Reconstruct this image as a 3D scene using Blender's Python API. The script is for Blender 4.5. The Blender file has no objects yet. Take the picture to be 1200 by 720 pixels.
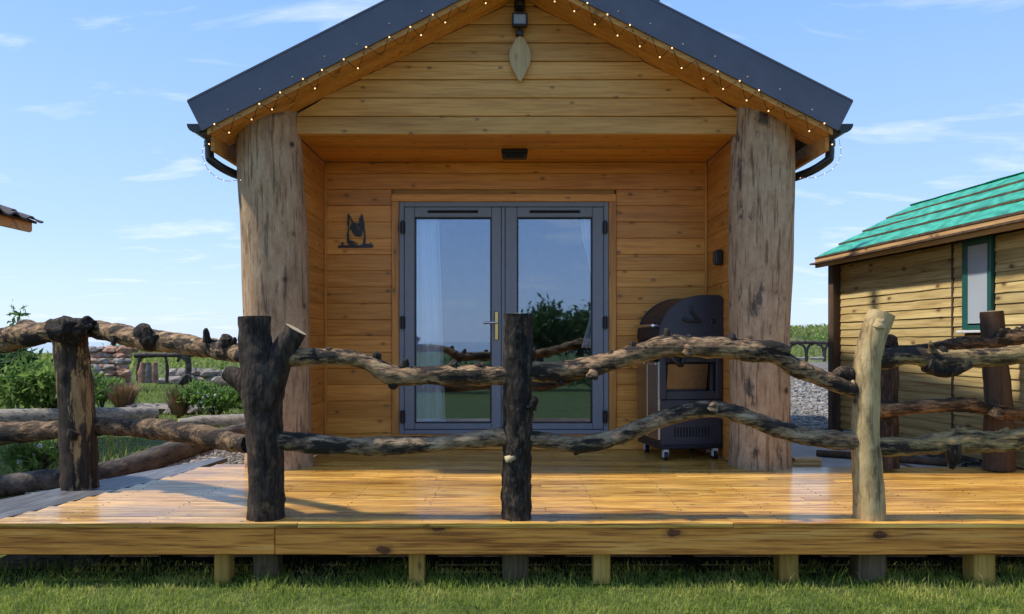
import bpy, bmesh, math, random
from mathutils import Vector, Matrix, noise
R = math.radians
rng = random.Random(11)
scene = bpy.context.scene
col = scene.collection

# ------------------------------------------------------------------ camera
F = 902.0                      # focal length in photo pixels (photo is 1200 wide)
EYE = 1.36
cam_d = bpy.data.cameras.new('camera')
cam = bpy.data.objects.new('camera', cam_d); col.objects.link(cam)
cam.location = (0, 0, EYE); cam.rotation_euler = (R(90), 0, 0)
cam_d.sensor_width = 36; cam_d.sensor_fit = 'HORIZONTAL'
cam_d.lens = F / 1200 * 36
cam_d.shift_y = 40 / 1200
cam_d.clip_start = 0.05; cam_d.clip_end = 20000
scene.camera = cam

# ------------------------------------------------------------------ light
SUN_EL, SUN_AZ = R(55), R(-92)        # azimuth of the direction TO the sun, clockwise from +Y
to_sun = Vector((math.sin(SUN_AZ)*math.cos(SUN_EL), math.cos(SUN_AZ)*math.cos(SUN_EL), math.sin(SUN_EL)))
sd = bpy.data.lights.new('sun', 'SUN'); sd.energy = 2.0; sd.angle = R(2.5); sd.color = (1.0, 0.93, 0.82)
so = bpy.data.objects.new('sun', sd); col.objects.link(so)
so.rotation_euler = to_sun.to_track_quat('Z', 'Y').to_euler()
so.location = (0, 0, 30)
w = bpy.data.worlds.new('World'); scene.world = w; w.use_nodes = True
nt = w.node_tree; nt.nodes.clear()
def wn(t): return nt.nodes.new(t)
sky = wn('ShaderNodeTexSky'); sky.sky_type = 'NISHITA'; sky.sun_disc = False
sky.sun_elevation = SUN_EL; sky.sun_rotation = SUN_AZ
sky.air_density = 1.0; sky.dust_density = 0.6; sky.ozone_density = 2.0
tc = wn('ShaderNodeTexCoord'); sp = wn('ShaderNodeSeparateXYZ'); nt.links.new(tc.outputs['Generated'], sp.inputs[0])
mx = wn('ShaderNodeMath'); mx.operation = 'MAXIMUM'; mx.inputs[1].default_value = 0.0
nt.links.new(sp.outputs['Z'], mx.inputs[0])
ad = wn('ShaderNodeMath'); ad.operation = 'ADD'; ad.inputs[1].default_value = 0.16
nt.links.new(mx.outputs[0], ad.inputs[0])
cb = wn('ShaderNodeCombineXYZ')
for k, ax in enumerate('XY'):
    dv = wn('ShaderNodeMath'); dv.operation = 'DIVIDE'
    nt.links.new(sp.outputs[ax], dv.inputs[0]); nt.links.new(ad.outputs[0], dv.inputs[1])
    nt.links.new(dv.outputs[0], cb.inputs[k])
mp = wn('ShaderNodeMapping'); mp.inputs['Location'].default_value = (3.1, 1.7, 0); mp.inputs['Scale'].default_value = (0.75, 1.5, 1)
nt.links.new(cb.outputs[0], mp.inputs[0])
nz = wn('ShaderNodeTexNoise'); nz.inputs['Scale'].default_value = 2.3; nz.inputs['Detail'].default_value = 9
nz.inputs['Roughness'].default_value = 0.6; nz.inputs['Distortion'].default_value = 0.5
nt.links.new(mp.outputs[0], nz.inputs['Vector'])
rp = wn('ShaderNodeValToRGB'); rp.color_ramp.elements[0].position = 0.56; rp.color_ramp.elements[1].position = 0.84
rp.color_ramp.elements[0].color = (0, 0, 0, 1); rp.color_ramp.elements[1].color = (.75, .75, .75, 1)
nt.links.new(nz.outputs['Fac'], rp.inputs[0])
zr_ = wn('ShaderNodeValToRGB'); ze_ = zr_.color_ramp.elements
for q_, (pp_, cc_) in enumerate([(0.0, (.58, .74, .98)), (.14, (.42, .62, .97)), (.45, (.215, .445, .93))]):
    if q_ > 1: ze_.new(pp_)
    ze_[q_].position = pp_; ze_[q_].color = (*cc_, 1)
nt.links.new(mx.outputs[0], zr_.inputs[0])
vs_ = wn('ShaderNodeVectorMath'); vs_.operation = 'SCALE'; vs_.inputs['Scale'].default_value = 2.7
nt.links.new(zr_.outputs[0], vs_.inputs[0])
blend = wn('ShaderNodeMixRGB'); blend.inputs['Fac'].default_value = .9
nt.links.new(sky.outputs[0], blend.inputs['Color1']); nt.links.new(vs_.outputs[0], blend.inputs['Color2'])
mixc = wn('ShaderNodeMixRGB'); mixc.inputs['Color2'].default_value = (2.9, 3.0, 3.12, 1)
nt.links.new(rp.outputs[0], mixc.inputs['Fac']); nt.links.new(blend.outputs[0], mixc.inputs['Color1'])
bg = wn('ShaderNodeBackground'); bg.inputs['Strength'].default_value = 0.15
nt.links.new(mixc.outputs[0], bg.inputs[0])
wo = wn('ShaderNodeOutputWorld'); nt.links.new(bg.outputs[0], wo.inputs[0])
scene.view_settings.view_transform = 'Standard'; scene.view_settings.look = 'None'
scene.view_settings.exposure = 1.42; scene.view_settings.gamma = 1
scene.view_settings.use_curve_mapping = False
scene.cycles.max_bounces = 8
scene.cycles.transparent_max_bounces = 12

# ------------------------------------------------------------------ materials
def new_mat(name):
    m = bpy.data.materials.new(name); m.use_nodes = True
    t = m.node_tree; b = t.nodes['Principled BSDF']
    return m, t, b
def nd(t, k, **kw):
    n = t.nodes.new(k)
    for a, v in kw.items(): setattr(n, a, v)
    return n
def ramp(t, stops):
    r = nd(t, 'ShaderNodeValToRGB'); e = r.color_ramp.elements
    while len(e) < len(stops): e.new(0.5)
    for i, (p, c) in enumerate(stops):
        e[i].position = p; e[i].color = (*c, 1)
    return r
def coords(t, scale, jitter=40.0):
    c = nd(t, 'ShaderNodeTexCoord'); oi = nd(t, 'ShaderNodeObjectInfo')
    mu = nd(t, 'ShaderNodeMath', operation='MULTIPLY'); mu.inputs[1].default_value = jitter
    t.links.new(oi.outputs['Random'], mu.inputs[0])
    va = nd(t, 'ShaderNodeVectorMath', operation='ADD')
    t.links.new(c.outputs['Object'], va.inputs[0]); t.links.new(mu.outputs[0], va.inputs[1])
    mp = nd(t, 'ShaderNodeMapping'); mp.inputs['Scale'].default_value = scale
    t.links.new(va.outputs[0], mp.inputs[0])
    return mp, va, oi
def noise_n(t, vec, scale, detail=5, rough=0.6, dist=0.0):
    n = nd(t, 'ShaderNodeTexNoise'); n.inputs['Scale'].default_value = scale; n.inputs['Detail'].default_value = detail
    n.inputs['Roughness'].default_value = rough; n.inputs['Distortion'].default_value = dist
    t.links.new(vec, n.inputs['Vector']); return n
def mixrgb(t, fac, a, b, mode='MIX'):
    m = nd(t, 'ShaderNodeMixRGB', blend_type=mode)
    for s, v in (('Fac', fac), ('Color1', a), ('Color2', b)):
        if hasattr(v, 'is_linked') or hasattr(v, 'links'): t.links.new(v, m.inputs[s])
        elif isinstance(v, (int, float)): m.inputs[s].default_value = v
        else: m.inputs[s].default_value = (*v, 1)
    return m.outputs[0]
def bump(t, b, h, strength, dist=0.01):
    bp = nd(t, 'ShaderNodeBump'); bp.inputs['Strength'].default_value = strength; bp.inputs['Distance'].default_value = dist
    t.links.new(h, bp.inputs['Height']); t.links.new(bp.outputs[0], b.inputs['Normal'])
def wood(name, dark, base, light, axis=0, rough=0.55, knot=0.35, tint=0.3, knotcol=(.07, .03, .012), weather=None, wet=False, spec=0.4, knot_scale=4.4, ksize=1.0, streak=.35):
    m, t, b = new_mat(name)
    s = [1, 1, 1]; s[axis] = 0.07
    mp, va, oi = coords(t, s)
    n1 = noise_n(t, mp.outputs[0], 34, 6, 0.65, 0.6)
    n2 = noise_n(t, mp.outputs[0], 7, 3, 0.5, 1.2)
    mm = nd(t, 'ShaderNodeMath', operation='ADD'); t.links.new(n1.outputs['Fac'], mm.inputs[0]); t.links.new(n2.outputs['Fac'], mm.inputs[1])
    hf = nd(t, 'ShaderNodeMath', operation='MULTIPLY'); hf.inputs[1].default_value = 0.5; t.links.new(mm.outputs[0], hf.inputs[0])
    r = ramp(t, [(0.33, dark), (0.5, base), (0.68, light)]); t.links.new(hf.outputs[0], r.inputs[0])
    # knots
    sx = nd(t, 'ShaderNodeSeparateXYZ'); t.links.new(va.outputs[0], sx.inputs[0])
    oth = [q for q in range(3) if q != axis]
    sa_ = nd(t, 'ShaderNodeMath', operation='ADD'); t.links.new(sx.outputs[oth[0]], sa_.inputs[0]); t.links.new(sx.outputs[oth[1]], sa_.inputs[1])
    sl_ = nd(t, 'ShaderNodeMath', operation='MULTIPLY'); sl_.inputs[1].default_value = .55; t.links.new(sx.outputs[axis], sl_.inputs[0])
    km = nd(t, 'ShaderNodeCombineXYZ'); t.links.new(sl_.outputs[0], km.inputs[0]); t.links.new(sa_.outputs[0], km.inputs[1])
    vo = nd(t, 'ShaderNodeTexVoronoi', voronoi_dimensions='2D'); vo.inputs['Scale'].default_value = knot_scale; t.links.new(km.outputs[0], vo.inputs['Vector'])
    kn = noise_n(t, va.outputs[0], 30, 2)
    ka = nd(t, 'ShaderNodeMath', operation='MULTIPLY_ADD'); ka.inputs[1].default_value = 0.09; t.links.new(kn.outputs['Fac'], ka.inputs[0]); t.links.new(vo.outputs['Distance'], ka.inputs[2])
    kr = ramp(t, [(0.045 + .045 * ksize, (1, 1, 1)), (0.05 + .065 * ksize, (.3, .3, .3)), (0.06 + .13 * ksize, (0, 0, 0))]); t.links.new(ka.outputs[0], kr.inputs[0])
    kf = nd(t, 'ShaderNodeMath', operation='MULTIPLY'); kf.inputs[1].default_value = knot * 2; kf.use_clamp = True; t.links.new(kr.outputs[0], kf.inputs[0])
    c = mixrgb(t, kf.outputs[0], r.outputs[0], knotcol)
    s3 = [1, 1, 1]; s3[axis] = 0.035
    m3 = nd(t, 'ShaderNodeMapping'); m3.inputs['Scale'].default_value = s3; t.links.new(va.outputs[0], m3.inputs[0])
    n5 = noise_n(t, m3.outputs[0], 75, 3, 0.55, .3)
    r5 = ramp(t, [(0.36, (.42, .34, .28)), (0.52, (1, 1, 1)), (.7, (1.12, 1.12, 1.1))]); t.links.new(n5.outputs['Fac'], r5.inputs[0])
    c = mixrgb(t, streak, c, r5.outputs[0], 'MULTIPLY')
    hsv = nd(t, 'ShaderNodeHueSaturation'); t.links.new(c, hsv.inputs['Color'])
    vm = nd(t, 'ShaderNodeMapRange'); vm.inputs['To Min'].default_value = 1 - tint; vm.inputs['To Max'].default_value = 1 + tint * 0.7
    t.links.new(oi.outputs['Random'], vm.inputs[0]); t.links.new(vm.outputs[0], hsv.inputs['Value'])
    c = hsv.outputs[0]
    if weather:
        wn_ = noise_n(t, va.outputs[0], 2.2, 5, 0.65)
        wr = ramp(t, [(0.45, (0, 0, 0)), (0.7, (.7, .7, .7))]); t.links.new(wn_.outputs['Fac'], wr.inputs[0])
        c = mixrgb(t, wr.outputs[0], c, weather)
    t.links.new(c, b.inputs['Base Color'])
    b.inputs['Roughness'].default_value = rough; b.inputs['Specular IOR Level'].default_value = spec
    if wet:
        gc = nd(t, 'ShaderNodeNewGeometry'); wn2 = noise_n(t, gc.outputs['Position'], 1.7, 5, 0.6)
        rr = ramp(t, [(0.38, (.14,)*3), (0.52, (.30,)*3), (0.66, (.45,)*3)]); t.links.new(wn2.outputs['Fac'], rr.inputs[0])
        t.links.new(rr.outputs[0], b.inputs['Roughness'])
        b.inputs['Coat Weight'].default_value = .45; b.inputs['Coat Roughness'].default_value = .13; b.inputs['Coat IOR'].default_value = 1.6
    bump(t, b, n1.outputs['Fac'], 0.35, 0.004)
    return m
def bark(name, stops, axis=2, scale=16, patch=None, patch_at=(0.5, 0.6), rough=0.85, bumps=0.8, stretch=0.22, crack=True, knots=None, crackf=.75):
    m, t, b = new_mat(name)
    s = [1, 1, 1]; s[axis] = stretch
    mp, va, oi = coords(t, s)
    n1 = noise_n(t, mp.outputs[0], scale, 9, 0.74, 0.25)
    r = ramp(t, stops); t.links.new(n1.outputs['Fac'], r.inputs[0])
    c = r.outputs[0]
    n2 = noise_n(t, mp.outputs[0], scale * 0.4, 8, 0.7, 0.2)
    if patch:
        r2 = ramp(t, [(patch_at[0], (0, 0, 0)), (patch_at[1], (1, 1, 1))]); t.links.new(n2.outputs['Fac'], r2.inputs[0])
        n3 = noise_n(t, mp.outputs[0], scale * 2.2, 6, 0.7)
        r3 = ramp(t, [(0.35, tuple(v * .5 for v in patch)), (0.6, patch)]); t.links.new(n3.outputs['Fac'], r3.inputs[0])
        c = mixrgb(t, r2.outputs[0], c, r3.outputs[0])
    if crack:
        s2 = [1, 1, 1]; s2[axis] = 0.06
        m2 = nd(t, 'ShaderNodeMapping'); m2.inputs['Scale'].default_value = s2; t.links.new(va.outputs[0], m2.inputs[0])
        n4 = noise_n(t, m2.outputs[0], scale * 2.6, 3, 0.5)
        r4 = ramp(t, [(0.36, (.25, .22, .2)), (0.44, (1, 1, 1))]); t.links.new(n4.outputs['Fac'], r4.inputs[0])
        c = mixrgb(t, crackf, c, r4.outputs[0], 'MULTIPLY')
    if knots:
        vo = nd(t, 'ShaderNodeTexVoronoi'); vo.inputs['Scale'].default_value = knots; t.links.new(va.outputs[0], vo.inputs['Vector'])
        kr = ramp(t, [(.05, (1, 1, 1)), (.09, (.5, .5, .5)), (.15, (0, 0, 0))]); t.links.new(vo.outputs['Distance'], kr.inputs[0])
        c = mixrgb(t, kr.outputs[0], c, (.06, .035, .02))
    t.links.new(c, b.inputs['Base Color']); b.inputs['Roughness'].default_value = rough
    b.inputs['Specular IOR Level'].default_value = 0.3
    bump(t, b, n1.outputs['Fac'], bumps, 0.02)
    return m
def plain(name, c, rough=0.5, metal=0.0, var=0.15, scale=8, spec=0.5, bumps=0.0, emit=None):
    m, t, b = new_mat(name)
    mp, va, oi = coords(t, (1, 1, 1))
    n = noise_n(t, mp.outputs[0], scale, 5, 0.6)
    r = ramp(t, [(0.3, tuple(v * (1 - var) for v in c)), (0.7, tuple(min(1, v * (1 + var)) for v in c))])
    t.links.new(n.outputs['Fac'], r.inputs[0]); t.links.new(r.outputs[0], b.inputs['Base Color'])
    b.inputs['Roughness'].default_value = rough; b.inputs['Metallic'].default_value = metal
    b.inputs['Specular IOR Level'].default_value = spec
    if bumps: bump(t, b, n.outputs['Fac'], bumps, 0.01)
    if emit:
        b.inputs['Emission Color'].default_value = (*c, 1); b.inputs['Emission Strength'].default_value = emit
    return m
def leafy(name, dark, mid, light, scale=9, trans=0.25):
    m, t, b = new_mat(name)
    g = nd(t, 'ShaderNodeNewGeometry')
    n = noise_n(t, g.outputs['Position'], scale, 3, 0.6)
    n2 = noise_n(t, g.outputs['Position'], scale * 14, 1)
    a = nd(t, 'ShaderNodeMath', operation='ADD'); t.links.new(n.outputs['Fac'], a.inputs[0]); t.links.new(n2.outputs['Fac'], a.inputs[1])
    h = nd(t, 'ShaderNodeMath', operation='MULTIPLY'); h.inputs[1].default_value = .5; t.links.new(a.outputs[0], h.inputs[0])
    r = ramp(t, [(0.34, dark), (0.5, mid), (0.66, light)]); t.links.new(h.outputs[0], r.inputs[0])
    t.links.new(r.outputs[0], b.inputs['Base Color']); b.inputs['Roughness'].default_value = 0.6
    b.inputs['Specular IOR Level'].default_value = 0.25
    tr = nd(t, 'ShaderNodeBsdfTranslucent'); t.links.new(r.outputs[0], tr.inputs['Color'])
    mxs = nd(t, 'ShaderNodeMixShader'); mxs.inputs[0].default_value = trans
    t.links.new(b.outputs[0], mxs.inputs[1]); t.links.new(tr.outputs[0], mxs.inputs[2])
    t.links.new(mxs.outputs[0], t.nodes['Material Output'].inputs['Surface'])
    return m
def ground_mat(name, stops, scale, detail=8, bumps=0.6, scale2=None, stops2=None):
    m, t, b = new_mat(name)
    g = nd(t, 'ShaderNodeTexCoord')
    n = noise_n(t, g.outputs['Object'], scale, detail, 0.7)
    r = ramp(t, stops); t.links.new(n.outputs['Fac'], r.inputs[0]); c = r.outputs[0]
    if scale2:
        n2 = noise_n(t, g.outputs['Object'], scale2, 6, 0.6)
        r2 = ramp(t, stops2); t.links.new(n2.outputs['Fac'], r2.inputs[0])
        c = mixrgb(t, 0.8, c, r2.outputs[0], 'MULTIPLY')
    t.links.new(c, b.inputs['Base Color']); b.inputs['Roughness'].default_value = 0.9
    b.inputs['Specular IOR Level'].default_value = 0.2
    bump(t, b, n.outputs['Fac'], bumps, 0.03)
    return m

M = {}
M['wall'] = wood('stained_wall_boards', (.50, .19, .030), (.70, .30, .052), (.78, .39, .09), 0, .42, .32, .2, ksize=.8, knot_scale=4.8)
M['wallv'] = wood('stained_trim_upright', (.46, .18, .03), (.64, .28, .055), (.70, .35, .09), 2, .42, .3, .12)
M['wally'] = wood('stained_side_boards', (.44, .16, .026), (.62, .255, .045), (.70, .33, .08), 1, .42, .4, .14, ksize=.8)
M['gable'] = wood('treated_gable_boards', (.45, .205, .05), (.64, .325, .082), (.74, .42, .135), 0, .6, .32, .18, ksize=.6, knot_scale=4.5)
M['soffit'] = wood('stained_soffit', (.40, .165, .03), (.58, .26, .05), (.64, .33, .085), 0, .55, .3, .12)
M['deck'] = wood('wet_deck_boards', (.26, .10, .02), (.62, .33, .066), (.78, .50, .15), 0, .25, .3, .34, wet=True, spec=.55, streak=1.0, ksize=.5, knot_scale=3.2)
M['deckgrey'] = wood('grey_boards', (.06, .06, .066), (.11, .113, .12), (.18, .18, .19), 1, .5, .2, .25, spec=.5, streak=.7)
M['fascia'] = wood('treated_fascia', (.46, .14, .018), (.82, .315, .05), (.90, .45, .115), 0, .6, .8, .1, knotcol=(.16, .05, .015), knot_scale=2.6, ksize=.8, streak=.85)
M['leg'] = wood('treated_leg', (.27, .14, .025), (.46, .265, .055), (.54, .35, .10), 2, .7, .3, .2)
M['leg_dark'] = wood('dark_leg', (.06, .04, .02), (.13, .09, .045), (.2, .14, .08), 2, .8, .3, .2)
M['pillar'] = bark('debarked_trunk', [(.3, (.24, .14, .07)), (.46, (.43, .27, .145)), (.6, (.51, .345, .205)), (.75, (.56, .415, .275))], 2, 17, patch=(.30, .19, .105), patch_at=(.5, .7), rough=.8, bumps=.7, stretch=.34, knots=4.2, crackf=.65)
M['pillar_scarred'] = bark('scarred_trunk', [(.3, (.26, .16, .085)), (.46, (.43, .28, .16)), (.6, (.51, .36, .22)), (.75, (.56, .43, .29))], 2, 17, patch=(.16, .12, .09), patch_at=(.56, .63), rough=.8, bumps=.7, stretch=.42, knots=3.6, crackf=.65)
M['pale'] = bark('pale_peeled_wood', [(.3, (.20, .12, .05)), (.45, (.44, .31, .14)), (.65, (.55, .41, .21))], 2, 17, patch=(.20, .13, .06), patch_at=(.52, .64), rough=.75, bumps=.6, stretch=.34, knots=5, crackf=.5)
M['bark_dark'] = bark('dark_bark', [(.36, (.010, .007, .006)), (.5, (.040, .027, .020)), (.66, (.11, .075, .052))], 2, 24, patch=(.19, .115, .06), patch_at=(.58, .66), bumps=1.0, stretch=.35)
M['bark_black'] = bark('scorched_bark', [(.36, (.005, .004, .003)), (.5, (.022, .016, .012)), (.64, (.09, .066, .048)), (.74, (.16, .12, .08))], 2, 26, patch=(.16, .10, .055), patch_at=(.57, .61), bumps=1.0, stretch=.4)
M['bark_patch'] = bark('flaking_bark', [(.3, (.012, .009, .007)), (.5, (.045, .03, .02)), (.7, (.10, .066, .045))], 2, 16, patch=(.42, .255, .105), patch_at=(.53, .56))
M['rail_tan'] = bark('stripped_rail', [(.36, (.03, .019, .012)), (.46, (.17, .10, .05)), (.56, (.42, .255, .125)), (.7, (.56, .39, .22))], 0, 26, patch=(.03, .02, .013), patch_at=(.50, .55), rough=.75, stretch=.3, bumps=1.0)
M['rail_brown'] = bark('brown_rail', [(.36, (.018, .012, .008)), (.48, (.10, .06, .032)), (.6, (.27, .165, .085)), (.74, (.38, .255, .15))], 0, 26, patch=(.025, .017, .011), patch_at=(.49, .55), rough=.8, stretch=.28)
M['rail_grey'] = bark('grey_rail', [(.36, (.04, .025, .015)), (.45, (.19, .118, .065)), (.57, (.38, .26, .15)), (.72, (.48, .36, .235))], 0, 26, patch=(.032, .023, .016), patch_at=(.50, .57), rough=.8, stretch=.3)
M['rail_yellow'] = bark('lichen_rail', [(.36, (.03, .02, .011)), (.46, (.16, .105, .045)), (.58, (.40, .265, .105)), (.74, (.52, .385, .19))], 0, 26, patch=(.035, .022, .014), patch_at=(.52, .58), rough=.8, stretch=.25)
M['log_grey'] = bark('driftwood_grey', [(.3, (.10, .085, .07)), (.5, (.27, .24, .20)), (.7, (.42, .385, .33))], 0, 14, patch=(.06, .05, .042), patch_at=(.58, .68), rough=.85, stretch=.2)
M['log_dark'] = bark('dark_log', [(.3, (.02, .016, .013)), (.5, (.075, .06, .048)), (.7, (.17, .145, .12))], 1, 12, patch=(.30, .26, .20), patch_at=(.6, .68), rough=.85, stretch=.3)
M['cut'] = wood('cut_wood_face', (.28, .21, .11), (.45, .36, .2), (.55, .46, .29), 2, .8, .2, .1)
M['roofmetal'] = plain('anthracite_flashing', (.080, .083, .112), .42, 0.0, .12, 5, .5)
M['roofsheet'] = plain('anthracite_sheet', (.05, .053, .07), .45, 0.0, .12, 5)
M['frame'] = plain('grey_door_upvc', (.19, .205, .235), .38, 0, .06, 20)
M['black'] = plain('black_plastic', (.012, .012, .014), .4, 0, .2)
M['gutter'] = plain('black_gutter', (.014, .014, .017), .35, 0, .2)
M['grill'] = plain('black_enamel', (.014, .016, .022), .42, 0, .2, 6, .3)
M['grillcab'] = plain('black_cabinet', (.026, .029, .042), .42, 0, .15, 6)
M['slot'] = plain('dark_slot', (.004, .004, .005), .8)
M['steel'] = plain('brushed_steel', (.42, .40, .38), .3, 1.0, .1, 20)
M['dull_steel'] = plain('dull_steel', (.20, .17, .14), .38, 1.0, .15, 14)
M['chrome'] = plain('bright_metal', (.7, .7, .72), .2, 1.0, .05)
M['brass'] = plain('brass', (.72, .5, .18), .25, 1.0, .08)
M['lens'] = plain('lamp_glass', (.32, .32, .32), .15, 0, .1)
M['plaque'] = wood('pale_plaque', (.40, .27, .12), (.55, .40, .2), (.66, .5, .28), 2, .65, .15, .05)
M['plaque_edge'] = M['plaque']
M['bulb'] = plain('warm_bulb', (1.0, .62, .28), .3, 0, .02, emit=.75)
M['wire'] = plain('dark_wire', (.015, .02, .014), .6)
M['clearwire'] = plain('pale_wire', (.35, .34, .3), .5)
M['curtain'] = plain('white_curtain', (.85, .86, .86), .9, 0, .05)
M['inside'] = plain('interior_board', (.20, .14, .09), .7, 0, .2, 4)
M['pale_pane'] = plain('pale_window_pane', (.36, .40, .44), .08, 0, .06, 3)
M['green_frame'] = plain('green_window_frame', (.012, .085, .07), .4, 0, .1)
M['sill'] = plain('pale_sill', (.55, .56, .56), .6)
M['white'] = plain('white_plastic', (.62, .62, .62), .4)
M['concrete'] = ground_mat('pale_concrete', [(.35, (.30, .29, .28)), (.65, (.44, .43, .42))], 6, 8, .2)
M['stone'] = bark('rough_stone', [(.3, (.10, .085, .075)), (.5, (.24, .20, .17)), (.7, (.38, .33, .28))], 2, 9, rough=.9, stretch=1.0, crack=False)
M['stone_red'] = bark('reddish_stone', [(.3, (.16, .085, .055)), (.5, (.36, .20, .13)), (.7, (.50, .32, .23))], 2, 8, rough=.9, stretch=1.0, crack=False)
M['grass'] = leafy('grass_blades', (.06, .12, .018), (.29, .37, .06), (.64, .58, .18), 3.0, .5)
M['grass_far'] = leafy('garden_grass', (.08, .13, .022), (.24, .30, .06), (.45, .44, .15), 1.2, .5)
M['leaf'] = leafy('bush_leaf', (.02, .05, .014), (.11, .21, .04), (.28, .40, .11), 7, .45)
M['leaf_dk'] = leafy('dark_bush_leaf', (.014, .035, .013), (.07, .13, .035), (.16, .25, .08), 7, .4)
M['leaf_lt'] = leafy('fern_leaf', (.05, .10, .02), (.15, .25, .05), (.32, .42, .13), 8, .5)
M['leaf_red'] = leafy('russet_grass', (.10, .06, .03), (.25, .15, .08), (.42, .28, .17), 8)
M['petal'] = plain('white_petal', (.7, .68, .66), .7)
M['lawn'] = ground_mat('lawn_soil', [(.35, (.035, .055, .012)), (.65, (.10, .13, .03))], 9, 8, .7)
M['gravel'] = ground_mat('grey_gravel', [(.34, (.07, .06, .05)), (.5, (.19, .168, .14)), (.68, (.33, .30, .26))], 24, 8, 1.0, 1.3, [(.35, (.55, .52, .5)), (.62, (1, 1, 1))])
M['moor'] = ground_mat('moor_grass', [(.36, (.03, .045, .012)), (.5, (.10, .12, .035)), (.66, (.20, .20, .075))], 1.6, 10, .8, .16, [(.4, (.4, .45, .4)), (.6, (1, 1, 1))])
M['soil'] = ground_mat('dark_soil', [(.35, (.012, .010, .008)), (.65, (.05, .042, .03))], 14, 8, .8)
M['sea'] = plain('sea_water', (.10, .16, .2), .12, 0, .1, .01)
m, t, b = new_mat('loose_stones')
oi_g = nd(t, 'ShaderNodeNewGeometry'); nn = noise_n(t, oi_g.outputs['Position'], 13, 2, .5)
rr = ramp(t, [(.3, (.085, .074, .062)), (.5, (.21, .185, .155)), (.7, (.40, .365, .32))]); t.links.new(nn.outputs['Fac'], rr.inputs[0])
t.links.new(rr.outputs[0], b.inputs['Base Color']); b.inputs['Roughness'].default_value = .8
M['stones'] = m
m, t, b = new_mat('green_roof_felt')
mp_, va_, oi_ = coords(t, (1, 1, 1), 7)
n1 = noise_n(t, mp_.outputs[0], 3.0, 7, .7, 1.5); wv = nd(t, 'ShaderNodeTexWave'); wv.inputs['Scale'].default_value = 2.2
wv.inputs['Distortion'].default_value = 14; wv.inputs['Detail'].default_value = 4; wv.bands_direction = 'DIAGONAL'; t.links.new(mp_.outputs[0], wv.inputs['Vector'])
c_ = mixrgb(t, .16, n1.outputs['Fac'], wv.outputs['Fac'])
rr = ramp(t, [(.3, (.010, .14, .085)), (.5, (.022, .29, .18)), (.7, (.06, .42, .28))]); t.links.new(c_, rr.inputs[0])
t.links.new(rr.outputs[0], b.inputs['Base Color']); b.inputs['Roughness'].default_value = .6; bump(t, b, n1.outputs['Fac'], .5, .03)
M['felt'] = m
M['hutwall'] = wood('hut_wall_boards', (.30, .20, .07), (.50, .37, .15), (.62, .49, .23), 0, .7, .45, .22, knotcol=(.12, .06, .02), knot_scale=3.5)
M['hutfascia'] = wood('hut_fascia', (.36, .20, .075), (.52, .31, .125), (.6, .38, .17), 0, .65, .3, .1)
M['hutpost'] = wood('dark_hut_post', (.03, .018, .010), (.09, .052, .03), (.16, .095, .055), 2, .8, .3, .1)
M['tile'] = plain('brown_tile', (.055, .042, .04), .75, 0, .3, 9)
m, t, b = new_mat('door_glass')
tr_ = nd(t, 'ShaderNodeBsdfTransparent'); tr_.inputs[0].default_value = (.92, .95, .96, 1)
gl_ = nd(t, 'ShaderNodeBsdfGlossy'); gl_.inputs['Roughness'].default_value = .018; gl_.inputs['Color'].default_value = (.68, .80, 1, 1)
fr_ = nd(t, 'ShaderNodeFresnel'); fr_.inputs[0].default_value = 1.5
ma_ = nd(t, 'ShaderNodeMath', operation='ADD'); ma_.inputs[1].default_value = .17; t.links.new(fr_.outputs[0], ma_.inputs[0])
ms_ = nd(t, 'ShaderNodeMixShader'); t.links.new(ma_.outputs[0], ms_.inputs[0]); t.links.new(tr_.outputs[0], ms_.inputs[1]); t.links.new(gl_.outputs[0], ms_.inputs[2])
t.links.new(ms_.outputs[0], t.nodes['Material Output'].inputs['Surface'])
M['glass'] = m

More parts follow.
